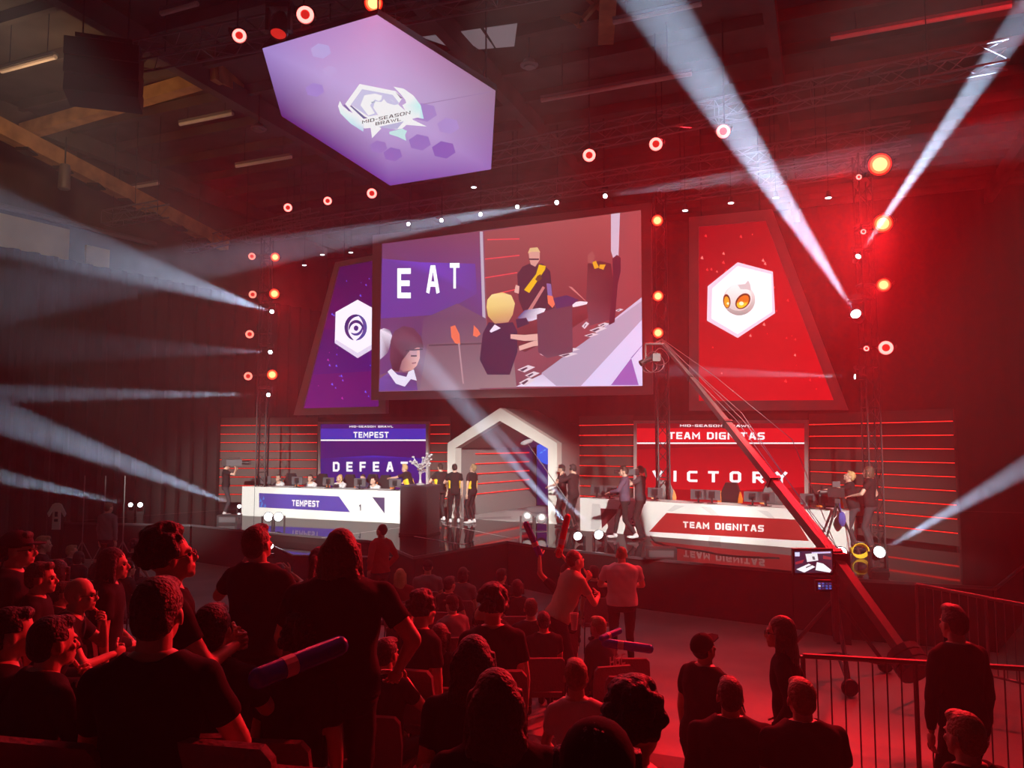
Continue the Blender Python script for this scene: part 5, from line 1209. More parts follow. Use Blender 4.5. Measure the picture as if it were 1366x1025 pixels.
    nrm /= np.linalg.norm(nrm, axis=1, keepdims=True) + 1e-9
    win = D.argmin(0); lab = np.array([J[i][0] for i in win]); tt = Tt[win, np.arange(len(co))]
    # body = trunk and limbs + head + hands in one mesh
    hco, hf = HEAD_F if fine else HEAD_C
    RH = (Matrix.Rotation(hyaw, 3, 'Z') @ Matrix.Rotation(-hpitch, 3, 'X') @ Matrix.Rotation(hroll, 3, 'Y'))
    neck = T(0, -.018, .545); hc_ = neck + (RL @ Vector((0, .0, .05))) * .6 + Vector((0, .010, .0)) + RH @ Vector((0, .022, .115))
    RHn = np.array(RH); Vs = [co]; Fs = [faces]; off = len(co)
    Vs.append(hco @ RHn.T + np.array(hc_)); Fs.append([tuple(i + off for i in f) for f in hf]); off += len(hco)
    for (s, E_, W, hk) in hands:
        zdir = (W - E_).normalized(); xdir = Vector((-s, 0, 0)); xdir = (xdir - zdir * xdir.dot(zdir)); 
        if xdir.length < .2: xdir = Vector((0, 0, 1)) - zdir * zdir.z
        if hk in ('flat', 'grip') and abs(zdir.z) < .8: xdir = Vector((0, 0, 1)) - zdir * zdir.z
        xdir.normalize(); ydir = zdir.cross(xdir) 
        if hk == 'relaxed' and abs(zdir.z) > .8: xdir = Vector((0, 1, 0)) - zdir * zdir.y; xdir.normalize(); ydir = zdir.cross(xdir)
        if ydir.dot(Vector((-s, 0, 0))) < 0 and (hk != 'relaxed' or abs(zdir.z) > .8): ydir = -ydir
        R3 = np.array([xdir, ydir, zdir]).T; hv, hf2 = HANDS[hk]
        Vs.append(hv @ R3.T + np.array(W)); Fs.append([tuple(i + off for i in f) for f in hf2]); off += len(hv)
    bme = bpy.data.meshes.new('person'); bme.from_pydata(np.concatenate(Vs).tolist(), [], [f for q in Fs for f in q]); bme.materials.append(SKIN[skin])
    bme.polygons.foreach_set('use_smooth', [True] * len(bme.polygons))
    body = bpy.data.objects.new('person', bme); COL.objects.link(body); body.location = pos; body.rotation_euler = (0, 0, face); body.scale = (scale,) * 3
    tag(body, label, 'person', group)
    def shell(name, mask, offs, m, wr=.004):
        fm = [f for f in faces if all(mask[i] for i in f)]
        if not fm: return
        cnt = {}
        for f in fm:
            for i in range(len(f)):
                e = tuple(sorted((f[i], f[(i + 1) % len(f)]))); cnt[e] = cnt.get(e, 0) + 1
        bnd = {i for e, c_ in cnt.items() if c_ == 1 for i in e}
        used = sorted({i for f in fm for i in f}); ix = {v: k for k, v in enumerate(used)}; u = np.array(used)
        wrk = wr * .7 * (np.sin(co[u, 2] * 38 + 14 * co[u, 0] + 3 * np.sin(co[u, 0] * 11)) + np.sin(co[u, 0] * 19 + co[u, 1] * 31 + co[u, 2] * 23))
        P = co[u] + nrm[u] * (offs(u)[:, None] + wrk[:, None])
        nb = {}
        for (a, b), c_ in cnt.items():
            if c_ == 1: nb.setdefault(a, []).append(b); nb.setdefault(b, []).append(a)
        C2 = {v: co[v].copy() for v in bnd}
        for _ in range(4): C2 = {v: .4 * C2[v] + .6 * sum(C2[q] for q in nb[v]) / len(nb[v]) for v in bnd}
        for v in bnd: P[ix[v]] += C2[v] - co[v]
        # hem lip folded back to the skin
        bl = sorted(bnd); bx = {v: len(used) + k for k, v in enumerate(bl)}; P2 = np.array([C2[v] for v in bl]) - nrm[bl] * .004 if bl else np.zeros((0, 3))
        F2 = [tuple(ix[i] for i in f) for f in fm]
        for f in fm:
            for i in range(len(f)):
                a, b = f[i], f[(i + 1) % len(f)]
                if cnt[tuple(sorted((a, b)))] == 1: F2.append((ix[b], ix[a], bx[a], bx[b]))
        m2 = bpy.data.meshes.new(name); m2.from_pydata(np.concatenate([P, P2]).tolist(), [], F2); m2.materials.append(m); m2.polygons.foreach_set('use_smooth', [True] * len(m2.polygons))
        return link(name, m2, body)
    up_l = {'none': 0, 'short': .62, 'long': 1.1}[sleeve]
    sh = (lab == 'torso') | ((lab == 'hips') & (tt > .4)) | ((lab == 'uparm') & (tt < up_l))
    if sleeve == 'long': sh |= (lab == 'forearm') & (tt < .93)
    iv = np.array(P0); zrel = (co - iv) @ np.array(RL @ Vector((0, 0, 1)))
    sh &= ~((zrel > .557) & (np.hypot(co[:, 0] - T(0, 0, .58).x, co[:, 1] - T(0, 0, .58).y) < .085)) if lean < .6 else sh
    topoff = lambda u: .012 + .010 * np.clip(1 - np.abs(zrel[u] - .06) / .2, 0, 1) * (lab[u] != 'forearm')
    if shirt: shell('jacket' if sleeve == 'long' else 'shirt', sh, topoff, CL[shirt])
    pn = (lab == 'hips') | ((lab == 'torso') & (tt < .04)) | (lab == 'thigh') | ((lab == 'calf') & (tt < .93))
    shell('trousers', pn, lambda u: np.full(len(u), .009), CL[pants], .003)
    for fx in (-1, 1): shell('shoe', ((lab == 'foot') | ((lab == 'calf') & (tt >= .9))) & (co[:, 0] * fx > 0), lambda u: np.full(len(u), .007), CL[shoes], 0)
    if side: shell('side_panel', (lab == 'torso') & (np.abs((co[:, 0])) > .115 * bw) & (zrel < .34) & (zrel > .0), lambda u: np.full(len(u), .030), CL[side], .003)
    hm_ = (hc_, RH.to_euler())
    if hairs: link('hair', hair(*hairs), body, *hm_)
    for s in (-1, 1): link('eye', EYE, body, hc_ + RH @ Vector((s * .031, .074, .0)))
    if glasses: link('glasses', GLASSES, body, *hm_)
    if cap: link('cap', capmesh(cap[0], cap[1]), body, *hm_)
    if phones: link('headphones', HEADPH, body, *hm_)
    Mx = Matrix.LocRotScale(body.location, body.rotation_euler, body.scale)
    body_h = [Mx @ (W + (W - E_).normalized() * .07) for (s, E_, W, hk) in hands]
    return body, body_h, Mx @ hc_

# ---- on the stage
def sp(px, py, z=ZS):     # stage person standing with the feet at that pixel
    p = onz(px, py, z); return lambda label, face=0.0, **kk: person(label, p, face, **kk)
R_90 = -PI / 2
def hand_thing(name, label, cat, p, rz=0.0): return thing(name, label, cat, p, rz)
def shoulder_camera(p, rz, label, s=1.0):
    t = thing('video_camera', label, 'camera', p, rz)
    MB().box((0, 0, 0), (.14 * s, .42 * s, .18 * s)).build('body', M_['grey_plastic'], t)
    MB().tube((0, .21 * s, .0), (0, .42 * s, .0), .05 * s, .06 * s, 12).build('lens', M_['black'], t, smooth=True)
    MB().box((0, .43 * s, 0), (.16 * s, .05 * s, .12 * s)).build('lens_hood', M_['black'], t)
    MB().box((0, 0, .14 * s), (.03 * s, .3 * s, .03 * s)).box((0, .13 * s, .11 * s), (.03 * s, .02 * s, .06 * s)).build('handle', M_['black'], t)
    MB().box((0, -.27 * s, 0), (.12 * s, .12 * s, .2 * s)).build('battery', M_['black'], t)
    MB().tube((-.10 * s, .12 * s, .06 * s), (-.10 * s, .0, .06 * s), .025 * s, .03 * s, 8).build('viewfinder', M_['black'], t)
    return t
B, H_, C_ = sp(300, 688)('camera operator in black at the left end of the stage with a shoulder camera', face=-1.2, arms=(((.06, .34, .06), (1, 0, -1), 'grip'), ((.10, .30, .10), (1, 0, -1), 'grip')), shirt='black', pants='charcoal', shoes='white', hairs=('short', 'black'), vox=.016)
shoulder_camera(C_ + Vector((.22, .05, .10)), -1.2, 'shoulder video camera carried by the operator at the left end of the stage', 1.15)
# seated players at the left desk
def seated(px, mid, dnn, dirv, dy, label, **k):
    q = onplane(px, 660, mid - dnn * dy, dnn); rz = math.atan2(dirv.y, dirv.x)
    gchair_at(Vector((q.x, q.y, ZS)), rz + PI * 0 , k.pop('chl'))
    return person(label, Vector((q.x, q.y, ZS)), rz + PI + k.pop('turn', 0.0), pose='sit', vox=.018, **k)
def gchair_at(p, rz, label):
    t = thing('gaming_chair', label, 'chair', p, rz, 'gaming chairs')
    for k in gc: link(k.rstrip('2'), gc[k], t)
pl = [(378, 'player in a white and blue jersey bent low, leftmost at the blue-banner desk', ('short', 'dark'), .5, .3, 'first from the left', False), (420, 'player in a white and blue jersey hunched sideways, second at the blue-banner desk', ('short', 'black'), .45, .4, 'second from the left', True),
      (457, 'blond player sitting in the middle of the blue-banner desk', ('bob', 'blond'), .30, .0, 'behind the blond player', False), (505, 'dark-haired player lying forward on the blue-banner desk right of the blond player', ('short', 'black'), .55, -.3, 'fourth from the left', False)]
for (x, lb, hr, ln, hy, cw, ph) in pl:
    seated(x, lp, lnn, ldv, 1.15, lb, hairs=hr, lean=ln, hyaw=hy, hpitch=-.15, shirt='white', side='blue', arms=('desk', 'desk'), chl='black gaming chair at the blue-banner desk, ' + cw, phones=ph)
seated(488, lp, lnn, ldv, 1.6, 'player in a navy jersey mostly hidden behind the one lying forward', hairs=('buzz', 'dark'), lean=.3, shirt='navy', side='white', arms=('desk', 'desk'), chl='black gaming chair half hidden behind the fourth player')
# yellow-black team
q = onplane(549, 660, lp - lnn * 1.2, lnn)
person('blond player in black and yellow leaning over the desk end by the trophy', Vector((q.x, q.y, ZS)), 1.1, lean=.45, arms=('reach', 'front'), hairs=('quiff', 'blond'), shirt='black', side='yellow', vox=.016)
sp(587, 695)('player in black and yellow shirt seen from behind, left of the three before the gate', face=.5, side='yellow', hairs=('short', 'dark'), shoes='white', arms=('front', 'down'), vox=.015)
sp(606, 698)('player in black and yellow with dark hair, middle of the three before the gate', face=.2, side='yellow', hairs=('short', 'black'), shoes='white', arms=('front', 'down'), scale=1.0, vox=.015)
sp(629, 698.5)('player in black and yellow with head bowed, right of the three before the gate', face=1.0, side='yellow', hairs=('short', 'fair'), shoes='white', arms=('down', 'down'), hpitch=-.5, vox=.015)
# sound crew with a boom pole
B, H_, C_ = sp(765, 707)('sound technician in black with headphones holding a boom pole right of the gate', face=.9, scale=1.02, phones=True, hairs=('short', 'black'), sleeve='long', arms=(((.1, .35, .02), (1, 0, -1), 'grip'), ((.05, .45, -.15), (1, 0, -1), 'grip')), vox=.015)
B2, _, _ = sp(750, 702)('crew member in a dark cap half hidden behind the sound technician', face=1.2, cap=('black', True), hairs=('short', 'dark'), skin='tan', arms=('front', 'front'))
bp = thing('boom_pole', 'long thin boom pole with a grey furry microphone reaching up toward the gate', 'microphone', H_[1], 0)
tip_ = at(703, 591, 21.2); end_ = at(757, 668, 20.8)
MB().tube(end_, tip_, .014, .009, 6).build('pole', M_['black'], bp, world=True)
MB().ball(tip_ + Vector((0, 0, .02)), (.19, .07, .07), 12, 8, Matrix.Rotation(-.3, 3, 'Y')).build('furry_windshield', mat('grey_fur', (.3, .3, .32), .95, bump=1, bscale=80), bp, world=True, smooth=True)
# presenter and camera operator by the red desk
sp(834, 720)('man in a dark plum suit jacket walking left before the red-banner desk', face=1.3, pose='walk', scale=1.02, sleeve='long', shirt='plum', pants='black', shoes='white', hairs=('quiff', 'dark'), arms=('front', ((.12, .26, -.34), (1, -.6, -.4), 'relaxed')), vox=.013, fine=True)
B, H_, C_ = sp(855, 719)('camera operator in a grey shirt with headphones facing left behind the man in plum', face=1.2, scale=1.03, phones=True, shirt='charcoal', pants='black', shoes='black', hairs=('ponytail', 'brown'), arms=(((.05, .34, .03), (1, 0, -1), 'grip'), ((.1, .34, .0), (1, 0, -1), 'grip')), vox=.013, fine=True)
shoulder_camera(C_ + Vector((-.26, .02, -.02)), 1.2, 'compact video camera held up by the operator in the grey shirt', .8)
# two crew at the right end with a tripod camera
B, H_, C_ = sp(1141, 734)('crew member in black with a white lanyard bending over the tripod camera', face=1.1, scale=1.0, lean=.18, hpitch=-.45, hairs=('short', 'blond'), arms=('reach', 'front'), pants='charcoal', vox=.014, fine=True)
B2, _, _ = sp(1163, 736)('bearded crew member in black with long hair standing behind the tripod camera operator', face=1.0, scale=1.06, hairs=('bob', 'brown'), arms=('front', 'pocket'), pants='charcoal', vox=.014, fine=True)
p = onz(1118, 737, ZS); tc_ = thing('tripod_camera', 'video camera on a tripod at the right end of the red-banner desk', 'camera', p, 0)
for (dx, dy) in ((-.45, -.25), (.4, -.1), (.05, .5)): MB().tube((0, 0, 1.05), (dx, dy, 0), .024).build('leg', M_['black'], tc_)
MB().box((0, 0, 1.10), (.12, .12, .1)).build('pan_head', M_['steel'], tc_); MB().box((0, 0, 1.28), (.16, .34, .2), Matrix.Rotation(1.1, 3, 'Z')).build('body', M_['black'], tc_)
MB().tube((-.12, .05, 1.28), (-.3, .12, 1.28), .05, .06, 12).build('lens', M_['black'], tc_); MB().box((0, 0, 1.46), (.17, .05, .12)).build('viewfinder', M_['grey_plastic'], tc_)
bg = thing('belt_pouch', 'blue pouch hanging under the tripod camera', 'pouch', p + Vector((.06, -.12, .72)), 0)
MB().ball((0, 0, 0), (.08, .06, .16), 10, 8).build('pouch', CL['blue'], bg, smooth=True); MB().tube((0, .04, .14), (0, .1, .32), .01).build('strap', CL['blue'], bg)
q_ = onz(1146, 745, ZS); yc = thing('coiled_cable', 'coil of yellow cable hung between the two white floor lamps', 'cable', q_, 0)
for k in range(5): MB().path([Vector((.17 * math.cos(a), -.02 * k, .16 + (.10 + .012 * k) * math.sin(a))) for a in np.linspace(0, 2 * PI, 16)], .014, 5).build('loop', CL['yellow'], yc)
# man in the red hoodie in front of the apron
person('man in a red hoodie standing before the stage apron, facing left', Vector((at(507, 760, 14.6).x, 14.6, 0)), .9, scale=1.09, shirt='red', sleeve='long', hairs=('buzz', 'dark'), pants='black', arms=('pocket', 'pocket'), hpitch=-.35, vox=.014, fine=True)
# ------------------------------------------------------------------ grandstand tiers under the near audience
def s_of(p): return p.dot(-N)
S_, T_ = [-2, 0, 2, 3, 4, 5, 6, 7, 8.6], [1.95, 1.80, 1.52, 1.28, 1.08, .76, .46, .22, 0]
ROW = .85
def tier(s):
    k = math.floor(s / ROW); return round(float(np.interp((k + .5) * ROW, S_, T_)), 3)
gs = thing('grandstand', 'dark stepped audience platform descending toward the hall floor', 'grandstand', (0, 2.5, 0), 0)
for k in range(-3, 10):
    zt = tier((k + .5) * ROW)
    if zt <= .02: continue
    c = [uw(-15.0, k * ROW), uw(6.2 if k > 3 else 11.5, k * ROW), uw(6.2 if k > 3 else 11.5, (k + 1) * ROW - .001), uw(-15.0, (k + 1) * ROW - .001)]
    MB().prism([p for p in c], (0, 0, zt)).build('step', mat('tier', (.10, .085, .085), .8) if k == -3 else bpy.data.materials['tier'], gs, world=True)
# audience chair
ac = {}
M_['chair_cloth'] = mat('chair_fabric', (.20, .12, .13), .95, bump=.4, bscale=40)
ac['seat'] = MB().box((0, 0, .44), (.44, .42, .06)).mesh('seat', M_['chair_cloth'])
bk = [(-.22, 0, 0), (.22, 0, 0), (.235, 0, .2), (.225, 0, .36), (.19, 0, .40), (-.19, 0, .40), (-.225, 0, .36), (-.235, 0, .2)]
ac['backrest'] = MB().prism([(x, -.22 - z * .18, z + .50) for x, y, z in bk], (0, -.035, -.006)).mesh('backrest', M_['chair_cloth'])
for i, (sx, sy) in enumerate(((-1, 1), (1, 1))): ac['leg%d' % i] = MB().tube((sx * .2, sy * .19, .42), (sx * .23, sy * .22, 0), .011).mesh('leg', M_['steel'])
for i, sx in enumerate((-1, 1)): ac['leg%d' % (i + 2)] = MB().tube((sx * .21, -.22, .58), (sx * .21, -.2, .42), .011).tube((sx * .21, -.2, .42), (sx * .23, -.26, 0), .011).mesh('leg', M_['steel'])
def achair(p, rz, label, group='audience chairs'):
    t = thing('audience_chair', label, 'chair', p, rz, group)
    for k in ac: link(k.rstrip('0123'), ac[k], t)
    return t
FZ = -TH * .6
def place(px, py, w, H, k0=0.3):
    """distance from the head width, then nudged so that the standing height fits the tier under it"""
    d0 = 195.0 / w; best = None
    for f in np.linspace(.82, 1.22, 41):
        d = d0 * f; p = at(px, py, d); z0 = tier(s_of(p)); sc = (p.z - z0) / H
        c = abs(math.log(f)) * k0 + abs(math.log(max(.2, sc))) 
        if sc < .80 or sc > 1.16: c += 3 * abs(math.log(max(.2, sc)))
        if best is None or c < best[0]: best = (c, d, sc, z0)
    c, d, sc, z0 = best; p = at(px, py, d); s2 = min(1.16, max(.80, sc))
    if abs(s2 - sc) > .001: z0 = p.z - H * s2
    return Vector((p.x, p.y, z0)), s2, d
HTOP = {'short': 1.0, 'curly': 1.035, 'long': 1.0, 'longwide': 1.0, 'bob': 1.0, 'buzz': .99, 'ponytail': 1.0, 'bun': 1.03, 'quiff': 1.02}
held = []
SEATS = []
def aud(px, py, w, pose, label, face=0.0, chair=None, **k):
    hr = k.get('hairs', ('short', 'dark')); k.setdefault('hairs', hr)
    lean = k.get('lean', .08); k['lean'] = lean
    H = (1.775 if pose == 'stand' else 1.775 - .92 + .55) * (HTOP.get(hr[0], 1) if hr else 1)
    H -= .72 * (1 - math.cos(lean))
    p, sc, d = place(px, py, w, H)
    if 'dist' in k:
        d = k.pop('dist'); q = at(px, py, d); z0 = tier(s_of(q)); sc = min(1.1, max(.88, (q.z - z0) / H)); p = Vector((q.x, q.y, q.z - H * sc))
    # shift so that the leaned head, not the feet, is at the pixel
    off = math.sin(lean) * .66 * sc; fx, fy = -math.sin(face), math.cos(face)
    p2 = Vector((p.x - fx * off, p.y - fy * off, p.z))
    k.setdefault('vox', .0140 if d < 5 else .018 if d < 8 else .023); k.setdefault('fine', d < 9)
    b, hands, hc2 = person(label, p2, face, scale=sc, pose='sit' if pose == 'sit' else 'stand', **k)
    if pose == 'sit' and chair: 
        c = achair(p2 + Vector((fx * .03, fy * .03, 0)), face * .0 + FZ if False else face * .35, chair); c.scale = (sc, sc, sc)
    return b, hands, hc2
CH = 'audience chair under the '
def A(px, py, w, pose, who, where, face=0.0, **k):
    """who: the person's look; where: the place"""
    return aud(px, py, w, pose, who + ' ' + where, face, CH + who if k.pop('ch', True) else None, **k)
# ---- left block
A(24, 702, 27, 'sit', 'man in a dark cap', 'seated at the far left edge', -1.2, cap=('charcoal', True), hairs=('short', 'dark'), glasses=True)
A(58, 712, 18, 'sit', 'red-lit spectator with cropped hair', 'behind the capped man at far left', -.9, hairs=('short', 'fair'))
A(22, 734, 24, 'sit', 'dark-haired spectator facing right', 'below the capped man at far left', -1.1, hairs=('short', 'brown'))
A(-2, 746, 24, 'sit', 'spectator cut off by the left edge', 'with only the face in view', -1.2, hairs=('short', 'brown'))
A(55, 744, 33, 'sit', 'brown-haired young man in profile', 'facing right at the left side', -1.15, hairs=('short', 'brown'), shirt='black')
A(96, 725, 15, 'sit', 'far spectator with pale face in profile', 'left of the long-haired woman', -1.0, hairs=('short', 'fair'))
A(106, 733, 16, 'sit', 'far spectator with a dark round head', 'next to the pale-faced one', -.4, hairs=('bob', 'black'))
A(151, 725, 27, 'sit', 'woman with long dark hair in profile', 'left of the curly-haired man', -1.15, hairs=('long', 'black'))
A(113, 768, 31, 'sit', 'bald man with glasses bending forward', 'left of the big foreground man', -1.2, hairs=None, glasses=True, lean=.45, arms=('chin', 'phone'))
A(86, 772, 23, 'sit', 'spectator with face lit from below', 'half behind the bald man with glasses', -1.0, hairs=('short', 'brown'), lean=.2, arms=('phone', 'phone'))
A(20, 802, 44, 'sit', 'dark-haired spectator clasping hands', 'low at the left edge', -.9, hairs=('short', 'black'), arms=('phone', 'phone'), lean=.2)
A(78, 815, 44, 'sit', 'spectator in a dark jacket resting chin on hand', 'below the bald man with glasses', -.6, hairs=('short', 'black'), lean=.35, arms=('chin', 'lap'), sleeve='long')
A(235, 681, 54, 'stand', 'curly-haired man with glasses in a black shirt', 'standing at left and looking right', -1.0, hairs=('curly', 'dark'), glasses=True, hpitch=-.2, arms=('phone', 'phone'))
M1 = aud(211, 757, 75, 'sit', 'large brown-haired man in a black t-shirt in the left foreground', .22, None, hairs=('short', 'brown'), arms=('lap', ((.13, .26, -.16), (.9, -.6, -1), 'grip')), shirt='black', build=.94, dist=2.8, vox=.0105, hyaw=-.12)
p = onz(145, 700, 1.0); person('man in a grey long-sleeved shirt standing alone beyond the left crowd', Vector((at(145, 667, 19.5).x, 19.5, .0)), -.3, scale=1.10, hairs=('short', 'brown'), shirt='grey', sleeve='long', build=1.1)
# ---- left centre
B1 = A(348, 693, 38, 'stand', 'tall short-haired man in a black shirt raising a hand', 'standing left of the long-haired one', -.35, hairs=('short', 'brown'), arms=(((.32, .26, .02), (1, .2, -1), 'relaxed'), 'phone'), hpitch=-.25, build=1.08)
A(284, 796, 52, 'sit', 'dark round-headed man seen from behind', 'right of the large foreground man', .1, hairs=('short', 'dark'), arms=('lap', 'chin'))
B3 = A(455, 697, 46, 'stand', 'broad long-haired person in a black t-shirt', 'standing with the back turned at left centre', .12, hairs=('longwide', 'brown'), build=1.22, arms=('front', ((.30, .12, -.42), (1, -.8, 0), 'relaxed')), vox=.0115)
A(407, 806, 48, 'sit', 'dark-haired spectator with a lowered head', 'below the standing long-haired person', -.3, hairs=('curly', 'black'), lean=.25)
B5 = A(372, 748, 20, 'sit', 'spectator with a white ring print on the back', 'between the two standing people', .1, hairs=('short', 'dark'), arms=('lap', ((.12, .2, .18), (1, .2, -1), 'flat')))
A(428, 724, 24, 'sit', 'ponytailed woman', 'half hidden left of the long-haired person', -.2, hairs=('ponytail', 'black'), ch=True)
A(516, 845, 34, 'sit', 'spectator raising a red-lit hand to the face', 'right of the broad long-haired person', -.5, hairs=('short', 'dark'), arms=('lap', 'chin'))
# ---- centre block
A(534, 756, 15, 'sit', 'girl with long blond hair', 'at the front, left of the beanie wearer', .1, hairs=('long', 'blond'), shirt='darkred')
A(571, 746, 16, 'sit', 'spectator in a black beanie and grey shirt', 'in the front row at centre', .0, cap=('black', False), hairs=('buzz', 'black'), shirt='grey', build=1.1)
A(618, 754, 18, 'sit', 'long-haired spectator with a grey collar', 'in the front row right of the beanie wearer', -.3, hairs=('bob', 'black'), shirt='grey')
A(669, 756, 15, 'sit', 'small dark-haired spectator in black', 'in the front row at centre right', -.5, hairs=('short', 'black'))
A(564, 779, 26, 'sit', 'curly-haired spectator facing right', 'behind the beanie wearer', -.8, hairs=('curly', 'black'))
A(657, 770, 26, 'sit', 'curly-haired woman in a black t-shirt', 'behind the front row at centre', .1, hairs=('curly', 'dark'))
A(603, 791, 19, 'sit', 'spectator in a black cap and a light-striped jersey', 'looking left at centre', .6, cap=('black', True), hairs=('short', 'black'), shirt='grey', side='black')
A(663, 796, 22, 'sit', 'short-haired spectator in black facing right', 'right of the pale-capped man', -.6, hairs=('short', 'brown'))
A(545, 801, 21, 'sit', 'round-shouldered man with cropped brown hair', 'left of the curly-haired ones', -.1, hairs=('buzz', 'brown'), build=1.15)
A(646, 806, 26, 'sit', 'man in a pale knitted cap and headphones', 'at the middle of the centre block', -.2, cap=('beige', False), phones=True, hairs=('buzz', 'dark'), shirt='darkred', sleeve='long', arms=('lap', 'chin'))
A(587, 827, 28, 'sit', 'woman with shoulder-length dark hair', 'in front of the round-shouldered man', -.3, hairs=('long', 'brown'))
A(632, 838, 54, 'sit', 'person with bushy long black hair', 'big in the lower centre', -.1, hairs=('longwide', 'black'))
A(661, 880, 64, 'sit', 'woman with very long dark hair seen from behind', 'at the bottom centre', .1, hairs=('longwide', 'brown'), vox=.011)
A(708, 795, 24, 'sit', 'upright man in a dark jacket', 'right of the centre block seen from behind', .0, hairs=('short', 'brown'), sleeve='long', shirt='charcoal')
A(747, 781, 20, 'sit', 'spectator with dark hair and black top', 'left of the man in the light t-shirt', -.1, hairs=('bob', 'black'))
C17 = A(755, 744, 15, 'stand', 'spectator with a hair bun raising a blue and a red stick', 'by the stage corner', .1, hairs=('bun', 'black'), skin='fair', arms=(((.34, .22, .42), (1, 0, 0), 'grip'), ((-.02, .25, .42), (1, 0, 0), 'grip')), shirt='black')
A(773, 734, 23, 'stand', 'cropped man in a beige shirt leaning forward', 'before the stage corner', -1.1, hairs=('buzz', 'brown'), lean=.5, shirt='beige', arms=('chin', 'phone'), hpitch=-.3)
A(792, 752, 16, 'sit', 'dark-haired spectator in black', 'just right of the leaning man in beige', .3, hairs=('short', 'black'))
person('large man in a light grey t-shirt standing near the stage, back turned', Vector((at(829, 722, 11.9).x, 11.9, 0)), -.05, scale=1.05, hairs=('buzz', 'fair'), shirt='white', build=1.28, arms=('front', 'front'), pants='black', vox=.014, fine=True)
C18 = A(797, 819, 23, 'sit', 'spectator in a grey and black letter jacket', 'leaning left near the empty floor', .7, hairs=('short', 'fair'), shirt='charcoal', sleeve='long', lean=.2)
A(768, 873, 35, 'sit', 'boy with short blond hair in a white t-shirt', 'low in the right centre', .0, hairs=('short', 'fair'), shirt='white', build=.85, fine=True, arms=('lap', 'lap'))
A(845, 886, 66, 'sit', 'dark-haired person in a red hoodie', 'large at the bottom, right of centre', -.5, hairs=('curly', 'black'), shirt='darkred', sleeve='long', hyaw=-.2, vox=.0115)
A(796, 944, 92, 'sit', 'person hidden in a black hood', 'at the bottom edge right of centre', -.1, hairs=('bob', 'black'), cap=('black', False), sleeve='long', build=1.15, lean=.3, vox=.0115)
D2 = A(943, 841, 33, 'stand', 'man in a black flat cap and black t-shirt', 'standing on the empty floor, facing right', -.9, cap=('black', True), hairs=('buzz', 'dark'), hpitch=-.35, arms=('down', ((.10, .28, -.30), (1, -.3, -1), 'grip')), lean=.15, fine=True)
WM = A(1041, 816, 32, 'stand', 'woman with very long fair hair and glasses', 'standing on the empty floor, facing left', 1.1, hairs=('longwide', 'brown'), glasses=True, arms=('pocket', 'pocket'), shirt='black', sleeve='long', build=.9, fine=True)
A(973, 897, 38, 'sit', 'short-haired man in a black jumper', 'lower right, below the man in the flat cap', -.15, hairs=('short', 'brown'), sleeve='long', build=1.2)
A(1068, 898, 45, 'sit', 'man with cropped fair hair in a dark shirt', 'lower right before the railing', .0, hairs=('short', 'fair'), sleeve='short', build=1.15)
A(1285, 941, 54, 'sit', 'fair-haired person in dark clothes', 'at the bottom right corner', .25, hairs=('short', 'fair'), sleeve='long')
A(1271, 797, 31, 'stand', 'dark-clothed man with swept-up hair', 'behind the railing at far right', .2, hairs=('quiff', 'brown'), sleeve='long')
# rows the photograph shows as heads in the dark at far left
random.seed(21)
for k, (x, y, w) in enumerate(((38, 716, 15), (78, 742, 20), (128, 748, 19), (5, 712, 16), (172, 742, 18), (40, 780, 30), (135, 800, 30), (330, 770, 24), (470, 790, 24), (690, 770, 15), (600, 766, 15), (725, 812, 20), (180, 716, 14))):
    nm = ['under the capped man', 'between the profile man and the pale face', 'behind the bald man', 'at the left edge top', 'behind the curly-haired man', 'behind the hand-clasping spectator', 'left of the foreground man', 'behind the round-headed man', 'behind the broad standing person', 'right of the small dark-haired one', 'right of the beanie wearer', 'behind the upright man in the jacket', 'far back beside the curly-haired man'][k]
    fc = random.uniform(-.7, .3)
    CUP = A(x, y, w, 'sit', 'shadowed dark spectator ' + nm, 'in the crowd', fc if k != 6 else 0, arms=('lap', 'lap' if k != 6 else ((.02, .32, .06), (1, 0, -1), 'grip')), hairs=(random.choice(['short', 'bob', 'curly']), random.choice(['black', 'dark'])), vox=.022, fine=False)
    if k == 6: CUPH = CUP[1][1]
# empty chair backs along the bottom edge
for (x, y, d, rz, lb) in ((60, 965, 2.75, -.15, 'chair back at the bottom left corner'), (-25, 985, 2.5, -.15, 'chair back cut by the left edge at the bottom'), (140, 955, 3.0, -.2, 'chair back left of the foreground man'), (248, 1005, 2.45, -.3, 'chair back below the foreground man'), (345, 975, 3.0, -.2, 'chair back right of the foreground man'), (425, 945, 3.3, -.2, 'chair back in the dark below the broad standing person'), (505, 965, 3.1, -.2, 'chair back left of the very long-haired woman'), (592, 985, 3.0, 0, 'chair back beside the very long-haired woman'), (705, 965, 3.9, .1, 'chair back between the long-haired woman and the boy in white'), (1000, 1010, 3.3, .1, 'chair back below the man in the black jumper'), (835, 842, 9.5, 0, 'empty chair on the open floor by the light-shirted man'), (830, 868, 8.8, 0, 'empty chair with blue sticks lying on it')):
    p = at(x, y, d); z0 = tier(s_of(p)); zt = p.z - .88
    achair(Vector((p.x, p.y, z0)), rz, 'empty ' + lb.replace('empty ', ''))
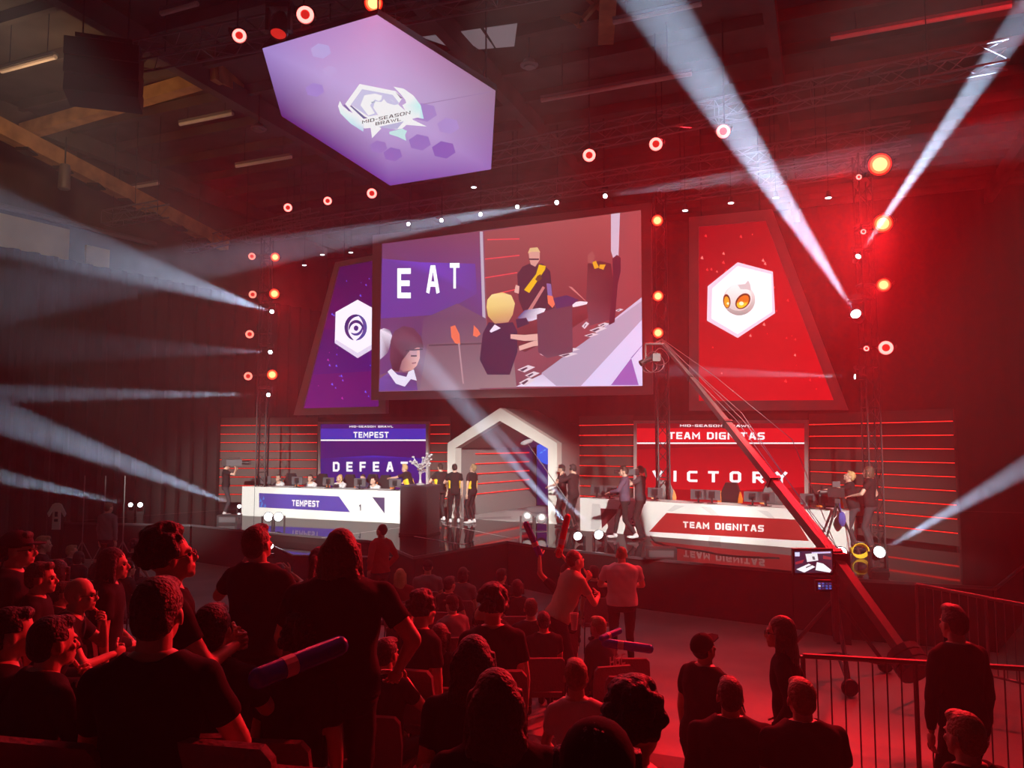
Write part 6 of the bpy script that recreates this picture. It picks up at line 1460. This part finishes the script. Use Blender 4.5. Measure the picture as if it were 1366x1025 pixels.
def backprint(body, s, w_, h_, z, y, m, ring=0):
    if ring: MB().lathe([(ring, 0), (ring + .012, 0), (ring + .012, .012), (ring, .012), (ring, 0)], c=(0, y, z), R=Matrix.Rotation(PI / 2, 3, 'X'), n=28).build('ring_print', m, body)
    me = block_text('letter', s, 1.0, 1.0); xs = [v.co.x for v in me.vertices]; ys = [v.co.y for v in me.vertices]
    for v in me.vertices: v.co = Vector(((v.co.x - min(xs)) / (max(xs) - min(xs)) * w_ - w_ / 2, y - .004, z + ((v.co.y - min(ys)) / (max(ys) - min(ys)) - .5) * h_))
    me.materials.append(m); letters(me, body, True)
M_['shirt_print'] = mat('shirt_print', (.7, .7, .72), .6)
backprint(B5[0], 'in', .10, .09, .90, -.158, M_['shirt_print'], .10)
backprint(C18[0], 'HGC', .26, .12, .92, -.175, M_['shirt_print'])
# ---- things in hands
def stick(a, b, col, label, r=.045):
    t = thing('thunder_stick', label, 'thunder stick', (a + b) / 2, 0, 'inflatable sticks'); d = (b - a).normalized()
    m = mat('stick_' + col, {'blue': (.03, .05, .55), 'red': (.75, .03, .05)}[col], .25)
    MB().tube(a, b, r, r, 12).ball(a, (r, r, r), 10, 6).ball(b, (r, r, r), 10, 6).build('tube', m, t, world=True, smooth=True)
    MB().tube(a.lerp(b, .28), a.lerp(b, .42), r * 1.02, r * 1.02, 12).build('print', mat('stick_print', (.5, .5, .6), .4), t, world=True); return t
h0, h1 = C17[1]; dd = C17[2].y
stick(h0 - Vector((0, 0, .05)), at(702, 700, h0.y), 'blue', 'blue inflatable stick raised before the dark gate lamps'); stick(h1 - Vector((0, 0, .05)), at(757, 690, h1.y), 'red', 'red inflatable stick raised across the crossing beams')
stick(at(345, 905, 3.3), at(452, 862, 3.6), 'blue', 'dark blue inflatable stick held low across the broad standing person', .045)
stick(at(808, 858, 8.7), at(866, 866, 8.6), 'blue', 'blue inflatable stick lying across an empty chair', .05)
stick(at(803, 852, 8.4), at(826, 842, 8.6), 'blue', 'blue inflatable stick propped beside the letter jacket', .035)
M_['cup'] = mat('paper_cup', (.75, .70, .70), .5)
for (x, y, d, s, lb) in ((143, 815, 4.6, 1.9, 'tall pale paper cup held up left of the large foreground man'), (651, 802, 7.6, 1.0, 'pale cup held up in front of the pale knitted cap'), (766, 830, 7.9, 1.3, 'pale cup held up above the letter jacket')):
    t = thing('paper_cup', lb, 'cup', at(x, y, d) if x != 143 else CUPH + Z * .04, 0, 'paper cups'); 
    MB().lathe([(0, -.06 * s), (.028, -.06 * s), (.04, .06 * s), (.036, .06 * s), (.026, -.05 * s), (0, -.05 * s)], n=14).build('cup', M_['cup'], t, smooth=True); MB().lathe([(.038, .058 * s), (.043, .060 * s), (.043, .066 * s), (.038, .066 * s)], n=14).build('rim', M_['cup'], t)
def phone(p, rz, label, on=False):
    t = thing('smartphone', label, 'phone', p, rz); MB().box((0, 0, 0), (.075, .009, .15), Matrix.Rotation(.4, 3, 'X')).build('body', M_['phone'], t)
    MB().box((0, -.006, .002), (.066, .001, .13), Matrix.Rotation(.4, 3, 'X')).build('display', emat('phone_glow', (.5, .6, 1), .8 if on else .0), t)
phone(D2[1][1] + Vector((.02, .03, .04)), -.9, 'phone in the hand of the man in the flat cap', False)
phone(M1[1][1] + Vector((.01, .02, .03)), -.5, 'dark phone in the raised hand of the large foreground man')
# white ring print with letters on the back of a shirt, jersey hung in the dark at far left
jr = thing('hanging_jersey', 'white patterned football jersey hanging in the dark at far left', 'jersey', at(75, 690, 21), 0)
MB().prism([(-.22, 0, -.45), (.22, 0, -.45), (.20, 0, .25), (.42, 0, .0), (.5, 0, .12), (.24, 0, .45), (.1, 0, .5), (-.1, 0, .5), (-.24, 0, .45), (-.5, 0, .12), (-.42, 0, .0), (-.20, 0, .25)], (0, .06, 0)).build('cloth', CL['white'], jr)
MB().box((0, -.01, .1), (.16, .01, .18)).box((0, -.01, -.12), (.2, .01, .1)).build('number_print', CL['navy'], jr); MB().tube((0, .03, .5), (0, .03, 1.6), .01).build('hanger_line', M_['steel'], jr); jr.scale = (.5, .6, .75)
for (x, lb) in ((111, 'left'), (139, 'middle'), (165, 'right')):
    p = at(x, 690, 21.5); t = thing('light_stand', 'thin dark stand beyond the left crowd, ' + lb + ' of three', 'stand', (p.x, p.y, 0), 0, 'thin stands at far left')
    MB().tube((0, 0, .6), (0, 0, 2.5), .016).build('pole', M_['alu_dull'], t)
    for a in (0, 2.1, 4.2): MB().tube((0, 0, .7), (.4 * math.cos(a), .4 * math.sin(a), 0), .014).build('leg', M_['alu_dull'], t)
# ------------------------------------------------------------------ the lamps' light and the haze in the hall
for (sx, sy, sd, ax, ay, ad, an, pw) in BEAMS:
    s_ = at(sx, sy, sd); d_ = (at(ax, ay, ad) - s_).normalized()
    lamp('beam_light', 'SPOT', s_ + d_ * .19, s_ + d_ * 5, pw * 330, BLU, .04, an, .35)
for (x, y, d, p, r) in BLINDERS:
    s_ = at(x, y, d); t_ = (Vector((0, 6, 1.5)) - s_).normalized()
    lamp('blinder_light', 'SPOT', s_ + t_ * .12, s_ + t_ * 5, p * 25, RED, r * .8, 46, 1.0)
for n_, loc, aim, pw, col_, sz, an in WASHES:
    lamp(n_, 'SPOT', loc, aim, pw, col_, sz, an, .8)
hzc = [uw(-22.6, -6.6), uw(13.0, -6.6), uw(13.0, 30.9), uw(-22.6, 30.9)]
hz = MB().prism([p + Z * .02 for p in hzc], (0, 0, HZ - .04)).build('haze', M_['black'])
hz.data.materials.clear()
hm = bpy.data.materials.new('stage_haze'); hm.use_nodes = True; nt = hm.node_tree; nt.nodes.clear()
v_ = nt.nodes.new('ShaderNodeVolumeScatter'); v_.inputs['Density'].default_value = HAZE; v_.inputs['Anisotropy'].default_value = .45
ou = nt.nodes.new('ShaderNodeOutputMaterial'); nt.links.new(v_.outputs[0], ou.inputs['Volume'])
hz.data.materials.append(hm); tag(hz, 'thin stage haze filling the whole hall', 'haze', kind='stuff')
